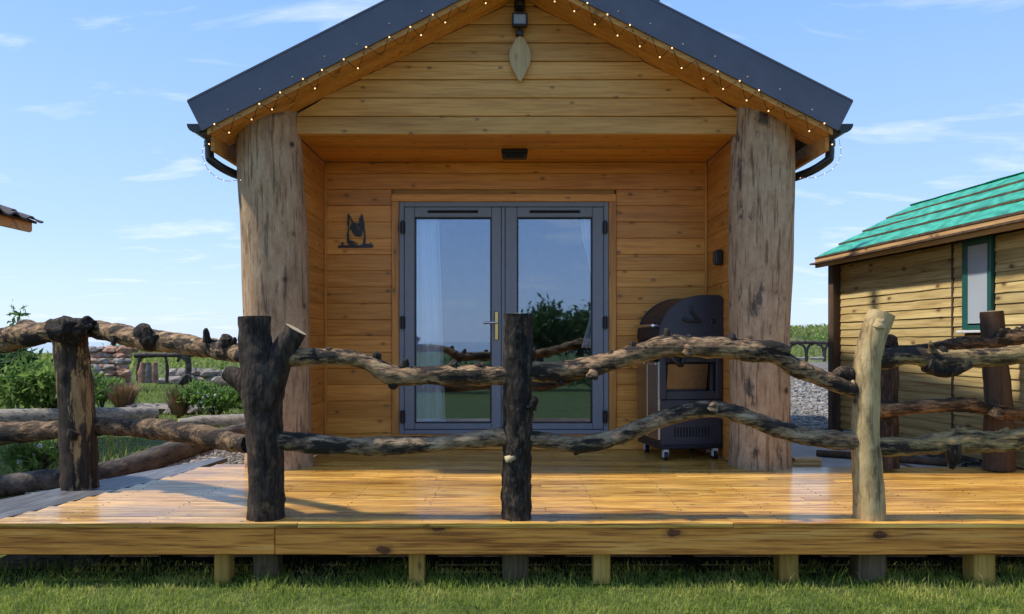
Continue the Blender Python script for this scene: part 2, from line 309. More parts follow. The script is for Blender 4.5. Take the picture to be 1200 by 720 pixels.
# ------------------------------------------------------------------ helpers
W = {}                                       # world (or frame) origin of each object
def tag(o, label=None, cat=None, group=None, kind=None):
    if label: o['label'] = label
    if cat: o['category'] = cat
    if group: o['group'] = group
    if kind: o['kind'] = kind
    return o
def empty(name, loc, label=None, cat=None, group=None, rotz=0.0):
    o = bpy.data.objects.new(name, None); col.objects.link(o)
    o.location = loc; o.rotation_euler.z = rotz; o.empty_display_size = .1
    W[o.name] = Vector((0, 0, 0)) if rotz else Vector(loc)     # rotated things take their parts in local coordinates
    return tag(o, label, cat, group)
class MB:
    def __init__(s): s.v = []; s.f = []; s.mi = []; s.sm = []
    def add(s, vs, fs, mi=0, smooth=False):
        b = len(s.v); s.v += [tuple(p) for p in vs]
        s.f += [tuple(i + b for i in f) for f in fs]; s.mi += [mi] * len(fs); s.sm += [smooth] * len(fs)
        return s
    def box(s, c, d, mi=0, ch=0.0, rot=None):
        vs, fs = chamfer_box(d[0], d[1], d[2], ch)
        if rot is not None: vs = [rot @ Vector(p) for p in vs]
        return s.add([(p[0] + c[0], p[1] + c[1], p[2] + c[2]) for p in vs], fs, mi)
    def build(s, name, mats, parent=None, origin=None):
        if not isinstance(mats, (list, tuple)): mats = [mats]
        base = W[parent.name] if parent else Vector((0, 0, 0))
        if origin is None:
            n = len(s.v); xs = [p[0] for p in s.v]; ys = [p[1] for p in s.v]; zs = [p[2] for p in s.v]
            origin = Vector(((min(xs) + max(xs)) / 2, (min(ys) + max(ys)) / 2, (min(zs) + max(zs)) / 2 if parent else min(zs)))
        origin = Vector(origin)
        me = bpy.data.meshes.new(name)
        me.from_pydata([(p[0] - origin.x, p[1] - origin.y, p[2] - origin.z) for p in s.v], [], s.f)
        for mt in mats: me.materials.append(mt)
        me.polygons.foreach_set('material_index', s.mi); me.polygons.foreach_set('use_smooth', s.sm)
        me.update()
        o = bpy.data.objects.new(name, me); col.objects.link(o)
        o.parent = parent; o.location = origin - base
        W[o.name] = origin
        return o
def chamfer_box(lx, ly, lz, c):
    x, y, z = lx / 2, ly / 2, lz / 2
    if c <= 0:
        v = [(-x, -y, -z), (x, -y, -z), (x, y, -z), (-x, y, -z), (-x, -y, z), (x, -y, z), (x, y, z), (-x, y, z)]
        return v, [(0, 3, 2, 1), (4, 5, 6, 7), (0, 1, 5, 4), (1, 2, 6, 5), (2, 3, 7, 6), (3, 0, 4, 7)]
    bm = bmesh.new(); pts = []
    for sx in (-1, 1):
        for sy in (-1, 1):
            for sz in (-1, 1):
                pts += [(sx * x, sy * (y - c), sz * (z - c)), (sx * (x - c), sy * y, sz * (z - c)), (sx * (x - c), sy * (y - c), sz * z)]
    vs = pts
    def idx(sx, sy, sz, k): return (((sx > 0) * 4 + (sy > 0) * 2 + (sz > 0)) * 3 + k)
    fs = []
    for s_ in (-1, 1):
        a = [idx(s_, -1, -1, 0), idx(s_, 1, -1, 0), idx(s_, 1, 1, 0), idx(s_, -1, 1, 0)]; fs.append(tuple(a if s_ > 0 else a[::-1]))
        a = [idx(-1, s_, -1, 1), idx(-1, s_, 1, 1), idx(1, s_, 1, 1), idx(1, s_, -1, 1)]; fs.append(tuple(a if s_ > 0 else a[::-1]))
        a = [idx(-1, -1, s_, 2), idx(1, -1, s_, 2), idx(1, 1, s_, 2), idx(-1, 1, s_, 2)]; fs.append(tuple(a if s_ > 0 else a[::-1]))
    bm.free()
    def orient(f):
        p = [Vector(vs[i]) for i in f]; n = (p[1] - p[0]).cross(p[2] - p[0]); c_ = sum(p, Vector()) / len(p)
        return f if n.dot(c_) > 0 else tuple(reversed(f))
    for s1 in (-1, 1):
        for s2 in (-1, 1):
            fs.append(orient((idx(-1, s1, s2, 1), idx(1, s1, s2, 1), idx(1, s1, s2, 2), idx(-1, s1, s2, 2))))
            fs.append(orient((idx(s1, -1, s2, 0), idx(s1, 1, s2, 0), idx(s1, 1, s2, 2), idx(s1, -1, s2, 2))))
            fs.append(orient((idx(s1, s2, -1, 0), idx(s1, s2, 1, 0), idx(s1, s2, 1, 1), idx(s1, s2, -1, 1))))
            for s3 in (-1, 1):
                fs.append(orient((idx(s1, s2, s3, 0), idx(s1, s2, s3, 1), idx(s1, s2, s3, 2))))
    return vs, fs
_cache = {}
def board(name, c, d, mat, parent, ch=.004, rot=None):
    """one board as one object, alike boards share a mesh"""
    key = (name, tuple(round(v, 3) for v in d), mat.name)
    if key not in _cache:
        vs, fs = chamfer_box(d[0], d[1], d[2], min(ch, min(d) * .3))
        me = bpy.data.meshes.new(name); me.from_pydata(vs, [], fs); me.materials.append(mat); me.update(); _cache[key] = me
    o = bpy.data.objects.new(name, _cache[key]); col.objects.link(o)
    base = W[parent.name] if parent else Vector((0, 0, 0))
    o.parent = parent; o.location = Vector(c) - base; W[o.name] = Vector(c)
    if rot: o.rotation_euler = rot
    return o
def prism(mb, poly, axis, a0, a1, mi=0, rim_mi=None):
    """extrude a polygon (2D) along axis 'x','y' or 'z'"""
    n = len(poly)
    def p3(p, a): return {'y': (p[0], a, p[1]), 'z': (p[0], p[1], a), 'x': (a, p[0], p[1])}[axis]
    vs = [p3(p, a0) for p in poly] + [p3(p, a1) for p in poly]
    area = sum(poly[i][0] * poly[(i + 1) % n][1] - poly[(i + 1) % n][0] * poly[i][1] for i in range(n))
    fl = (area > 0) != (axis == 'y')
    f0, f1 = tuple(range(n)), tuple(range(n, 2 * n))
    if a1 < a0: fl = not fl
    if fl: f0 = f0[::-1]
    else: f1 = f1[::-1]
    mb.add(vs, [f0, f1], mi)
    sides = []
    for i in range(n):
        j = (i + 1) % n
        q = (i, j, j + n, i + n)
        sides.append(q if fl else q[::-1])
    mb.add(vs, sides, mi if rim_mi is None else rim_mi)
    return mb
def catmull(pts, sub):
    P = [Vector(p) for p in pts]
    if len(P) < 3: sub = max(sub, 2)
    out = []
    for i in range(len(P) - 1):
        p0 = P[i - 1] if i else P[0] * 2 - P[1]; p1, p2 = P[i], P[i + 1]
        p3 = P[i + 2] if i + 2 < len(P) else P[-1] * 2 - P[-2]
        for k in range(sub):
            u = k / sub
            out.append(.5 * ((2 * p1) + (p2 - p0) * u + (2 * p0 - 5 * p1 + 4 * p2 - p3) * u * u + (3 * p1 - p0 - 3 * p2 + p3) * u ** 3))
    out.append(P[-1]); return out
def tube(mb, pts, segs=12, sub=8, rough=.0, seed=0.0, mi=0, cap_mi=None, flat=1.0, nscale=6.0):
    """pts: (x,y,z,r). A rough, tapering limb with closed, slightly domed ends"""
    C4 = catmull([Vector(p) for p in pts], sub)
    pos = [Vector(c[:3]) for c in C4]; rad = [max(c[3], .002) for c in C4]
    n = len(pos); base = []; vs = []
    t0 = (pos[1] - pos[0]).normalized()
    ref = Vector((0, 1, 0)) if abs(t0.y) < .8 else Vector((0, 0, 1))
    u = t0.cross(ref).normalized()
    for i in range(n):
        tg = (pos[min(i + 1, n - 1)] - pos[max(i - 1, 0)]).normalized()
        u = (u - tg * u.dot(tg)).normalized(); v = tg.cross(u)
        for k in range(segs):
            a = 2 * math.pi * k / segs
            d = u * math.cos(a) + v * math.sin(a) * flat
            p = pos[i] + d * rad[i]
            if rough:
                q = (pos[i] + d * rad[i] * .8) * nscale + Vector((seed, seed * 2.3, 0))
                f = noise.noise(q) * .65 + noise.noise(q * 2.7) * .45 + noise.noise(q * 6.1) * .22
                p = p + d * rad[i] * rough * f
            vs.append(p)
    fs = []
    for i in range(n - 1):
        for k in range(segs):
            k2 = (k + 1) % segs
            fs.append((i * segs + k, i * segs + k2, (i + 1) * segs + k2, (i + 1) * segs + k))
    mb.add(vs, fs, mi, True)
    for e, sgn in ((0, -1), (n - 1, 1)):
        ring = vs[e * segs:(e + 1) * segs]
        tg = (pos[1] - pos[0]).normalized() * -1 if e == 0 else (pos[-1] - pos[-2]).normalized()
        c = sum(ring, Vector()) / segs + tg * rad[e] * .05
        b = len(mb.v)
        f2 = [(k, (k + 1) % segs, segs) if e else ((k + 1) % segs, k, segs) for k in range(segs)]
        mb.add(ring + [c], f2, mi if cap_mi is None else cap_mi, False)
    return mb
def P(x, y, d): return Vector(((x - 600) * d / F, d, EYE + (400 - y) * d / F))
def limb(mb, pts, d, **kw):
    """pts (x, y, radius) measured in the photo, set at depth d (or one depth each) and turned into metres"""
    q = []
    for i, p in enumerate(pts):
        di = d if isinstance(d, (int, float)) else d[0] + (d[1] - d[0]) * i / (len(pts) - 1)
        v = P(p[0], p[1], di); q.append((v.x, v.y, v.z, p[2] * di / F))
    return tube(mb, q, **kw)
def sphere(mb, c, r, seed=0, rough=0, seg=8, rings=5, mi=0, smooth=True):
    rx, ry, rz = (r, r, r) if isinstance(r, (int, float)) else r
    vs = [(c[0], c[1], c[2] - rz)]; fs = []
    for i in range(1, rings):
        a = math.pi * i / rings - math.pi / 2
        for k in range(seg):
            b = 2 * math.pi * k / seg
            d = Vector((math.cos(a) * math.cos(b), math.cos(a) * math.sin(b), math.sin(a)))
            f = 1 + (rough * noise.noise(d * 1.6 + Vector((seed, seed * 1.7, 0))) if rough else 0)
            vs.append((c[0] + d.x * rx * f, c[1] + d.y * ry * f, c[2] + d.z * rz * f))
    vs.append((c[0], c[1], c[2] + rz)); top = len(vs) - 1
    for k in range(seg): fs.append((0, 1 + (k + 1) % seg, 1 + k))
    for i in range(rings - 2):
        for k in range(seg):
            a = 1 + i * seg; fs.append((a + k, a + (k + 1) % seg, a + seg + (k + 1) % seg, a + seg + k))
    a = 1 + (rings - 2) * seg
    for k in range(seg): fs.append((a + k, a + (k + 1) % seg, top))
    return mb.add(vs, fs, mi, smooth)

# ------------------------------------------------------------------ terrain
def sst(a, b, x):
    u = max(0, min(1, (x - a) / (b - a))); return u * u * (3 - 2 * u)
def H(x, y):
    h = .27 * sst(4.7, 5.7, y)
    h += .04 * noise.noise(Vector((x * .35, y * .35, 3.1))) * sst(5.5, 9, y)
    h += (2.15 + .25 * noise.noise(Vector((x * .05, 0, 7)))) * sst(36, 64, y) * sst(4, 16, x)
    if y > 40: h += .35 * noise.noise(Vector((x * .12, y * .12, 1))) * sst(8, 20, x)
    h -= 9 * sst(72, 95, y)
    if y < 0: h += .3 * sst(6, 14, -y)
    return h
def zone(x, y):
    if y < 4.6: return 0 if y < 4.42 else 3
    if -2.6 < x < 4 and y < 7.2: return 3
    e = .18 * noise.noise(Vector((x * 1.3, y * 1.3, 0)))
    if x < -3.12 + e:
        return 0 if y < 24 + 6 * e else 2
    if x < 2: return 1 if y < 11 else 2
    return 1 if y < 38 + 10 * e else 2
xs = sorted(set([round(-9 + i * .15, 3) for i in range(121)] + [-200, -150, -110, -80, -60, -46, -36, -28, -22, -18, -15, -13, -11, -10, 10, 11, 13, 15, 18, 22, 28, 36, 46, 60, 80, 110, 150, 200]))
ys = sorted(set([-60, -45, -34, -26, -20, -16, -13, -11, -9, -7, -5, -3, -1, 0, 1, 2] + [round(2.5 + i * .15, 3) for i in range(104)] + [18.5, 19, 20, 21, 22, 23, 24, 25, 26, 27, 28, 30, 32, 34, 36, 38, 40, 43, 46, 49, 52, 55, 58, 61, 64, 67, 70, 72, 76, 80, 84, 88, 92, 96]))
mb = MB(); nx = len(xs)
mb.add([(x, y, H(x, y)) for y in ys for x in xs], [])
fs = []
for j in range(len(ys) - 1):
    for i in range(nx - 1):
        mb.f.append((j * nx + i, j * nx + i + 1, (j + 1) * nx + i + 1, (j + 1) * nx + i))
        mb.mi.append(zone((xs[i] + xs[i + 1]) / 2, (ys[j] + ys[j + 1]) / 2)); mb.sm.append(True)
g = mb.build('ground', [M['lawn'], M['gravel'], M['moor'], M['soil']], None, (0, 0, 0)); tag(g, kind='structure')
mb = MB()
ring = [(0, 0, -7.5)] + [(9000 * math.cos(a * math.pi / 24), 9000 * math.sin(a * math.pi / 24), -7.5) for a in range(48)]
mb.add(ring, [(0, 1 + k, 1 + (k + 1) % 48) for k in range(48)])
tag(mb.build('sea', M['sea'], None, (0, 0, -7.5)), kind='structure')

def blades(name, n, sampler, hrange, wid, mat, lean=.5):
    mb = MB(); V = mb.v; Fc = mb.f
    for _ in range(n):
        x, y, hs = sampler()
        z = H(x, y) - .004; a = rng.uniform(0, 6.283); h = rng.uniform(*hrange) * hs; wd = wid * rng.uniform(.6, 1.3)
        dx, dy = math.cos(a) * wd / 2, math.sin(a) * wd / 2
        la = rng.uniform(0, 6.283); l1 = rng.uniform(.1, lean) * h; lx, ly = math.cos(la) * l1, math.sin(la) * l1
        b = len(V)
        V += [(x - dx, y - dy, z), (x + dx, y + dy, z), (x + dx * .7 + lx * .4, y + dy * .7 + ly * .4, z + h * .6),
              (x - dx * .7 + lx * .4, y - dy * .7 + ly * .4, z + h * .6), (x + lx, y + ly, z + h * (1 - .25 * l1 / h))]
        Fc += [(b, b + 1, b + 2, b + 3), (b + 3, b + 2, b + 4)]
    mb.mi = [0] * len(Fc); mb.sm = [False] * len(Fc)
    return tag(mb.build(name, mat, None, (0, 0, 0)), kind='stuff')
def s_front():
    while True:
        y = rng.uniform(2.7, 4.75); x = rng.uniform(-3.3, 3.6)
        if y > 4.45 and rng.random() < (y - 4.45) * 3: continue
        q = noise.noise(Vector((x * 2.2, y * 2.2, 9)))
        if rng.random() < .012: return x, y, 1.9
        return x, y, (.75 + .5 * max(-.5, q) + (.55 if 4.15 < y < 4.5 else 0) * max(0, noise.noise(Vector((x * 4, 2, 1)))*2))
blades('lawn_grass', 64000, s_front, (.03, .07), .0048, M['grass'], .9)
def s_left():
    while True:
        y = rng.uniform(6.0, 17) if rng.random() < .6 else rng.uniform(15, 26); x = rng.uniform(-11, -3.2)
        if noise.noise(Vector((x * .8, y * .8, 4))) > .25: continue
        return x, y, .8 + .5 * noise.noise(Vector((x, y, 0)))
blades('garden_grass', 26000, s_left, (.05, .13), .016, M['grass_far'], .8)
def s_moor():
    while True:
        y = rng.uniform(25, 70); x = rng.uniform(-34, 34)
        if x > 1 and y < 39: continue
        return x, y, .7 + .8 * noise.noise(Vector((x * .2, y * .2, 0)))
blades('moor_grass', 14000, s_moor, (.2, .6), .14, M['grass_far'], .8)
def gravel(name, n, sampler, size):
    mb = MB()
    base = [(-1, -.8, -.6), (.9, -1, -.5), (1, .8, -.6), (-.8, 1, -.5), (-.7, -.5, .6), (.6, -.7, .7), (.7, .6, .5), (-.5, .7, .6)]
    bf = [(4, 5, 6, 7), (0, 1, 5, 4), (1, 2, 6, 5), (2, 3, 7, 6), (3, 0, 4, 7)]
    for _ in range(n):
        x, y, s = sampler(); s *= rng.uniform(*size) * (.6 + .8 * rng.random() ** 3); a = rng.uniform(0, 6.28); ca, sa = math.cos(a), math.sin(a); z = H(x, y)
        ex, ez = rng.uniform(.7, 1.5), rng.uniform(.45, .9)
        mb.add([(x + (px * ex * ca - py * sa) * s, y + (px * ex * sa + py * ca) * s, z + (pz + .25) * s * ez) for px, py, pz in [(p[0] + rng.uniform(-.25, .25), p[1] + rng.uniform(-.25, .25), p[2]) for p in base]], bf)
    return tag(mb.build(name, M['stones'], None, (0, 0, 0)), kind='stuff')
def s_gl():
    y = 5.2 + 6 * rng.random() ** 1.3; return rng.uniform(-3.5, -2.35) if y < 9 else rng.uniform(-3.6, -2), y, 1
def s_gr():
    y = 6.2 + 20 * rng.random() ** 1.8; return rng.uniform(2.2, 3.4 + y * .22), y, .7 + y * .07
gravel('gravel_strip', 6500, s_gl, (.012, .026))
gravel('rubble_yard', 9000, s_gr, (.012, .034))

# ------------------------------------------------------------------ deck
ZD = .36; YF = 4.25
deck = empty('deck', (0, YF, 0), 'wet golden timber deck with deep front fascia on short legs above the grass', 'deck')
def xl(y):
    for (a, xa), (b, xb) in zip([(4.0, -2.96), (4.51, -2.82), (5.745, -2.51), (6.94, -2.40)], [(4.51, -2.82), (5.745, -2.51), (6.94, -2.40), (8, -2.40)]):
        if y <= b: return xa + (xb - xa) * (y - a) / (b - a)
    return -2.4
def xo(y): return -3.24 + (y - 4.88) * (.82 / 2.06)
pitch = .1445; k = 0
y = YF - .012
while y < 7.05:
    y1 = y + pitch - .009
    yb = (y + y1) / 2
    right = 4.3 if y < 5.98 else 1.785
    left = xl(yb) if y < 6.02 else (-2.4 if y < 6.25 else -1.715)
    cuts = [left]
    joint = [-1.18, 1.35, .2, 2.3, -.55][k % 5] if k else -1.182
    if y < 5.98: cuts += [joint, joint + 2.4 if joint + 2.4 < 3.9 else right]
    cuts = sorted(set(c for c in cuts if left <= c < right - .05)) + [right]
    for a, b in zip(cuts, cuts[1:]):
        dz = rng.uniform(-.0012, .0012)
        # grooved upper face: six shallow reeds across each board
        mb = MB(); n = 7; prof = [(y, ZD - .028), (y1, ZD - .028)]; wv_ = (y1 - y)
        top = [(y1, ZD - .004)]
        for q in range(n):
            c0 = y1 - wv_ * (q + .12) / n; c1 = y1 - wv_ * (q + .66) / n; c2 = y1 - wv_ * (q + .9) / n
            top += [(c0, ZD), (c1, ZD), (c2, ZD - .0028)]
        top[-1] = (y, ZD - .004)
        prism(mb, [(p[0], p[1] + dz) for p in prof + top], 'x', a + .0015, b - .0015)
        mb.build('deck_board', M['deck'], deck)
    y += pitch; k += 1
mb = MB(); yb = YF - .012
while yb < 5.95:
    for q in range(13):
        for e_ in (.03, .105):
            xq = -2.5 + q * .5 + rng.uniform(-.006, .006); yq = yb + e_ + rng.uniform(-.004, .004)
            if xq < xl(yq) + .02: continue
            tube(mb, [(xq, yq, ZD - .006, .0042), (xq, yq, ZD + .0012, .0042)], 6, 1)
    yb += pitch
tag(mb.build('deck_screws', M['slot'], deck), kind='stuff')
# separate planks, coloured darker grey than the deck, along the slanting left edge
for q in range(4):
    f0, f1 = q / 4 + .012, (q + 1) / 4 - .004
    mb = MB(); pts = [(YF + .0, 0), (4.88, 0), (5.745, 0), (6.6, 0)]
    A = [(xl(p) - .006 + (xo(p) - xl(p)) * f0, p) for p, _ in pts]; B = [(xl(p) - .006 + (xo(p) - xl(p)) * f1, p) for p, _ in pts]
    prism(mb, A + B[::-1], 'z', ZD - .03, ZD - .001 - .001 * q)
    tag(mb.build('edge_plank', M['deckgrey'], deck), 'grey plank along the slanting deck edge')
# left side fascia
mb = MB(); prism(mb, [(xo(4.25) - .002, 4.25), (xo(6.7) - .002, 6.7), (xo(6.7) - .03, 6.7), (xo(4.25) - .03, 4.25)], 'z', ZD - .18, ZD - .034)
mb.build('side_fascia', M['fascia'], deck)
for a, b in ((-3.6, -1.312), (-1.308, 4.3)):
    board('fascia_board', ((a + b) / 2, YF + .012, ZD - .028 - .004 - .0735), (b - a, .03, .147), M['fascia'], deck, .005)
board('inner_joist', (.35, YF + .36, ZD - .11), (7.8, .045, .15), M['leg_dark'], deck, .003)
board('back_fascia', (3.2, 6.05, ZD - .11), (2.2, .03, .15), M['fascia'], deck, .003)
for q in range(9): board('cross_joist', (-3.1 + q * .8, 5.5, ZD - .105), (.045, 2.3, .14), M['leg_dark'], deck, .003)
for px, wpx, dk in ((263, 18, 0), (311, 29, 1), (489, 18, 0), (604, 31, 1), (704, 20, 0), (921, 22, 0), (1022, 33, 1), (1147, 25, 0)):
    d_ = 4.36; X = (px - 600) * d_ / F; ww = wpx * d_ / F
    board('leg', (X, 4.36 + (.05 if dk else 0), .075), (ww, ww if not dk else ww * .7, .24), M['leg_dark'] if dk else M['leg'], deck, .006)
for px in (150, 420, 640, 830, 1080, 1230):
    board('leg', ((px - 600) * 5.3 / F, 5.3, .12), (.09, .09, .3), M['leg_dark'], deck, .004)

# ------------------------------------------------------------------ cabin
CX, SL = .06, .507                            # roof centre line and slope
YG, YV, YW = 6.15, 5.75, 7.07                  # gable front, verge front, porch back wall
def soff(x): return 4.093 - SL * abs(x - CX)
cabin = empty('cabin', (CX, YG, 0), 'golden timber cabin with log pillars, open porch and dark metal verge', 'cabin')
# gable boards
z = 3.005; row = 0
while z < 4.05:
    h = .1463; z0, z1 = z + .002, z + h - .003
    hw0 = (4.093 - z0) / SL - .01; hw1 = (4.093 - z1) / SL - .01
    if hw0 < .05: break
    hw1 = max(hw1, .004)
    lim = 1.775 if row < 2 else 2.1
    hw0, hw1 = min(hw0, lim), min(hw1, lim)
    mb = MB(); c = .006; y0 = YG - .022 + rng.uniform(-.0015, .0015)
    v = [(CX - hw0, y0 + c, z0), (CX + hw0, y0 + c, z0), (CX + hw1, y0 + c, z1), (CX - hw1, y0 + c, z1),
         (CX - hw0, y0, z0 + c), (CX + hw0, y0, z0 + c), (CX + hw1, y0, z1 - c), (CX - hw1, y0, z1 - c),
         (CX - hw0, YG, z0), (CX + hw0, YG, z0), (CX + hw1, YG, z1), (CX - hw1, YG, z1)]
    mb.add(v, [(4, 5, 6, 7), (0, 1, 5, 4), (6, 2, 3, 7), (1, 2, 6, 5), (0, 4, 7, 3), (8, 9, 1, 0), (3, 2, 10, 11), (9, 10, 2, 1), (8, 0, 3, 11), (9, 8, 11, 10)])
    mb.build('gable_board', M['gable'], cabin); z += h; row += 1
mb = MB(); prism(mb, [(CX - 2.1, 3.02), (CX + 2.1, 3.02), (CX + .05, 4.06), (CX - .05, 4.06)], 'y', YG + .003, YG + .05); mb.build('gable_backing', M['soffit'], cabin)
board('porch_beam', (.035, YG + .075, 3.065), (3.5, .13, .118), M['soffit'], cabin, .004)
# porch ceiling boards
y = YG + .002
while y < YW - .005:
    y1 = min(y + .153, YW + .024); board('ceiling_board', (.035, (y + y1) / 2, 3.014 + rng.uniform(-.0008, .0008)), (3.505, y1 - y - .003, .018), M['wall'], cabin, .004); y = y1
# back wall boards with the doorway left open
XA, XB, ZT, ZS = -1.105, .957, 2.708, .505
z = ZD + .002
while z < 3.0:
    z1 = min(z + .1495, 3.004); zc = (z + z1) / 2; hh = z1 - z - .0022
    def wb(a, b): board('wall_board', ((a + b) / 2, YW + .012 + rng.uniform(-.0012, .0012), zc), (b - a, .02, hh), M['wall'], cabin, .0032)
    if zc < ZS - .02 or z > ZT - .03: wb(-1.72, 1.79)
    else: wb(-1.72, XA - .001); wb(XB + .001, 1.79)
    z = z1
mb = MB()
mb.box((-1.41, YW + .05, 1.68), (.62, .05, 2.64)); mb.box((1.37, YW + .05, 1.68), (.85, .05, 2.64)); mb.box((-.07, YW + .05, 2.88), (2.2, .05, .34)); mb.box((-.07, YW + .05, .43), (2.05, .05, .13))
mb.build('wall_backing', M['soffit'], cabin)
# porch side walls
for X, s in ((-1.72, -1), (1.79, 1)):
    z = ZD + .002
    while z < 3.0:
        z1 = min(z + .1495, 3.004)
        board('side_board', (X + s * .012, (YG + YW) / 2 + .02, (z + z1) / 2), (.02, YW - YG - .03, z1 - z - .0022), M['wally'], cabin, .0032); z = z1
    board('corner_trim', (X - s * .011, YW - .012, (ZD + 3.0) / 2 + .002), (.022, .022, 3.0 - ZD - .01), M['wallv'], cabin, .003)
    mb = MB(); xo_ = X + s * .14
    mb.box(((X + s * .03 + xo_) / 2, (YG + 11) / 2, (ZD + 3.0) / 2), (abs(xo_ - X) - .03, 11 - YG, 2.9 - ZD)); mb.build('outer_wall', M['gable'], cabin)
mb = MB(); mb.box((.035, 10.95, 1.7), (3.55, .1, 2.6)); mb.build('rear_wall', M['inside'], cabin)
mb = MB(); mb.box((.035, 9.0, .40), (3.5, 3.75, .05)); mb.build('room_floor', M['inside'], cabin)
mb = MB(); mb.box((.035, 9.0, 2.98), (3.5, 3.7, .04)); mb.build('room_ceiling', M['inside'], cabin)
# architrave
board('architrave', ((XA + -1.036) / 2, YW - .004, (ZS + ZT) / 2 - .034), (.067, .03, ZT - ZS - .07), M['wallv'], cabin, .004)
board('architrave', ((XB + .888) / 2, YW - .004, (ZS + ZT) / 2 - .034), (.067, .03, ZT - ZS - .07), M['wallv'], cabin, .004)
board('architrave', ((XA + XB) / 2, YW - .005, ZT - .0345), (XB - XA, .032, .069), M['wall'], cabin, .004)
# double door
x0, x1, zb, zt = -1.034, .886, .507, 2.637
mb = MB(); t_ = .045
mb.box((x0 + t_ / 2, YW + .02, (zb + zt) / 2), (t_, .07, zt - zb), 0, .004); mb.box((x1 - t_ / 2, YW + .02, (zb + zt) / 2), (t_, .07, zt - zb), 0, .004)
mb.box(((x0 + x1) / 2, YW + .02, zt - t_ / 2), (x1 - x0 - 2 * t_ - .001, .068, t_), 0, .004); mb.box(((x0 + x1) / 2, YW + .015, zb + .02), (x1 - x0 - 2 * t_ - .001, .08, .04), 0, .004)
mb.build('door_frame', M['frame'], cabin)
for side, (a, b, pa, pb) in enumerate(((-.986, -.096, -.893, -.188), (-.064, .838, .047, .737))):
    za, zt2, pz0, pz1 = .552, 2.588, .592 + .015, 2.497
    mb = MB(); yy = YW + .004; th = .055
    mb.box(((a + pa) / 2, yy, (za + zt2) / 2), (pa - a, th, zt2 - za), 0, .006); mb.box(((pb + b) / 2, yy, (za + zt2) / 2), (b - pb, th, zt2 - za), 0, .006)
    mb.box(((pa + pb) / 2, yy, (pz1 + zt2) / 2), (pb - pa - .001, th - .004, zt2 - pz1), 0, .005); mb.box(((pa + pb) / 2, yy, (za + pz0) / 2), (pb - pa - .001, th - .004, pz0 - za), 0, .005)
    leaf = mb.build('door_leaf', M['frame'], cabin)
    mb = MB()
    for (c, d) in (((pa + .006, pz0, pz1), 'v'), ((pb - .006, pz0, pz1), 'v')): mb.box((c[0], YW - .008, (c[1] + c[2]) / 2), (.012, .02, c[2] - c[1] - .001), 0, .002)
    for zz in (pz0 + .006, pz1 - .006): mb.box(((pa + pb) / 2, YW - .008, zz), (pb - pa - .026, .019, .012), 0, .002)
    mb.build('gasket', M['black'], leaf)
    mb = MB(); mb.box(((pa + pb) / 2, YW + .014, (pz0 + pz1) / 2), (pb - pa - .002, .006, pz1 - pz0 - .002)); mb.build('pane', M['glass'], leaf)
    mb = MB(); mb.box(((pa + pb) / 2, YW - .029, 2.545), (.46, .016, .022), 0, .004); mb.build('vent', M['slot'], leaf)
    hx = x0 + .035 if side == 0 else x1 - .035
    for hz in (2.40, 1.53, .67):
        mb = MB(); mb.box((hx, YW - .03, hz), (.045, .03, .11), 0, .008); tube(mb, [(hx, YW - .048, hz - .06, .012), (hx, YW - .048, hz + .06, .012)], 8, 2); mb.build('hinge', M['gutter'], leaf)
    if side == 0:
        mb = MB(); mb.box((-.141, YW - .032, 1.50), (.036, .014, .26), 0, .005); mb.build('handle_plate', M['brass'], leaf)
        mb = MB(); tube(mb, [(-.141, YW - .03, 1.53, .01), (-.141, YW - .075, 1.53, .01)], 8, 2); tube(mb, [(-.13, YW - .078, 1.53, .010), (-.21, YW - .08, 1.53, .009), (-.262, YW - .078, 1.527, .008)], 8, 4); mb.build('handle', M['chrome'], leaf)
mb = MB(); mb.box((-.080, YW - .012, 1.57), (.030, .05, 2.03), 0, .004); mb.build('meeting_stile', M['frame'], cabin)
# log pillars
def pillar(prof, seed, name_label, mat='pillar'):
    segs = 28; vs = []; zs_ = []
    pr = catmull([Vector((x, r, z)) for x, r, z in prof], 10)
    n = len(pr)
    for i, p in enumerate(pr):
        for k in range(segs):
            a = 2 * math.pi * k / segs; d = Vector((math.cos(a), math.sin(a), 0))
            q = Vector((d.x * 1.1 + seed, d.y * 1.1, p[2] * .55))
            f = .055 * noise.noise(q) + .035 * noise.noise(q * 3) + .014 * noise.noise(Vector((d.x * 7 + seed, d.y * 7, p[2] * 2)))
            flare = .09 * max(0, 1 - (p[2] - ZD) / .35) ** 2 * (.5 + noise.noise(Vector((d.x * 2, d.y * 2, seed))))
            rr = p[1] * (1 + f + flare); x = p[0] + d.x * rr; y_ = 6.19 + d.y * rr
            zz = p[2] if i < n - 1 else soff(x) + .03
            if i == n - 2: zz = min(p[2], soff(x) - .02)
            vs.append((x, y_, min(zz, soff(x) + .03)))
    fs = [(i * segs + k, i * segs + (k + 1) % segs, (i + 1) * segs + (k + 1) % segs, (i + 1) * segs + k) for i in range(n - 1) for k in range(segs)]
    mb = MB(); mb.add(vs, fs, 0, True); o = mb.build('log_pillar', M[mat], cabin); o['label'] = name_label
    # bark scars and knots, a little proud of the trunk
    return o
pillar([(-1.865, .262, ZD - .02), (-1.875, .252, .75), (-1.886, .254, 1.36), (-1.907, .258, 2.05), (-1.945, .255, 2.7), (-1.97, .25, 3.25)], 3.2, 'grey brown log pillar left of the porch')
pillar([(1.99, .232, ZD - .02), (1.985, .232, .75), (1.985, .238, 1.36), (2.0, .248, 2.05), (2.01, .252, 2.65), (2.015, .238, 3.25)], 8.9, 'grey log pillar with dark bark scars right of the porch', 'pillar_scarred')
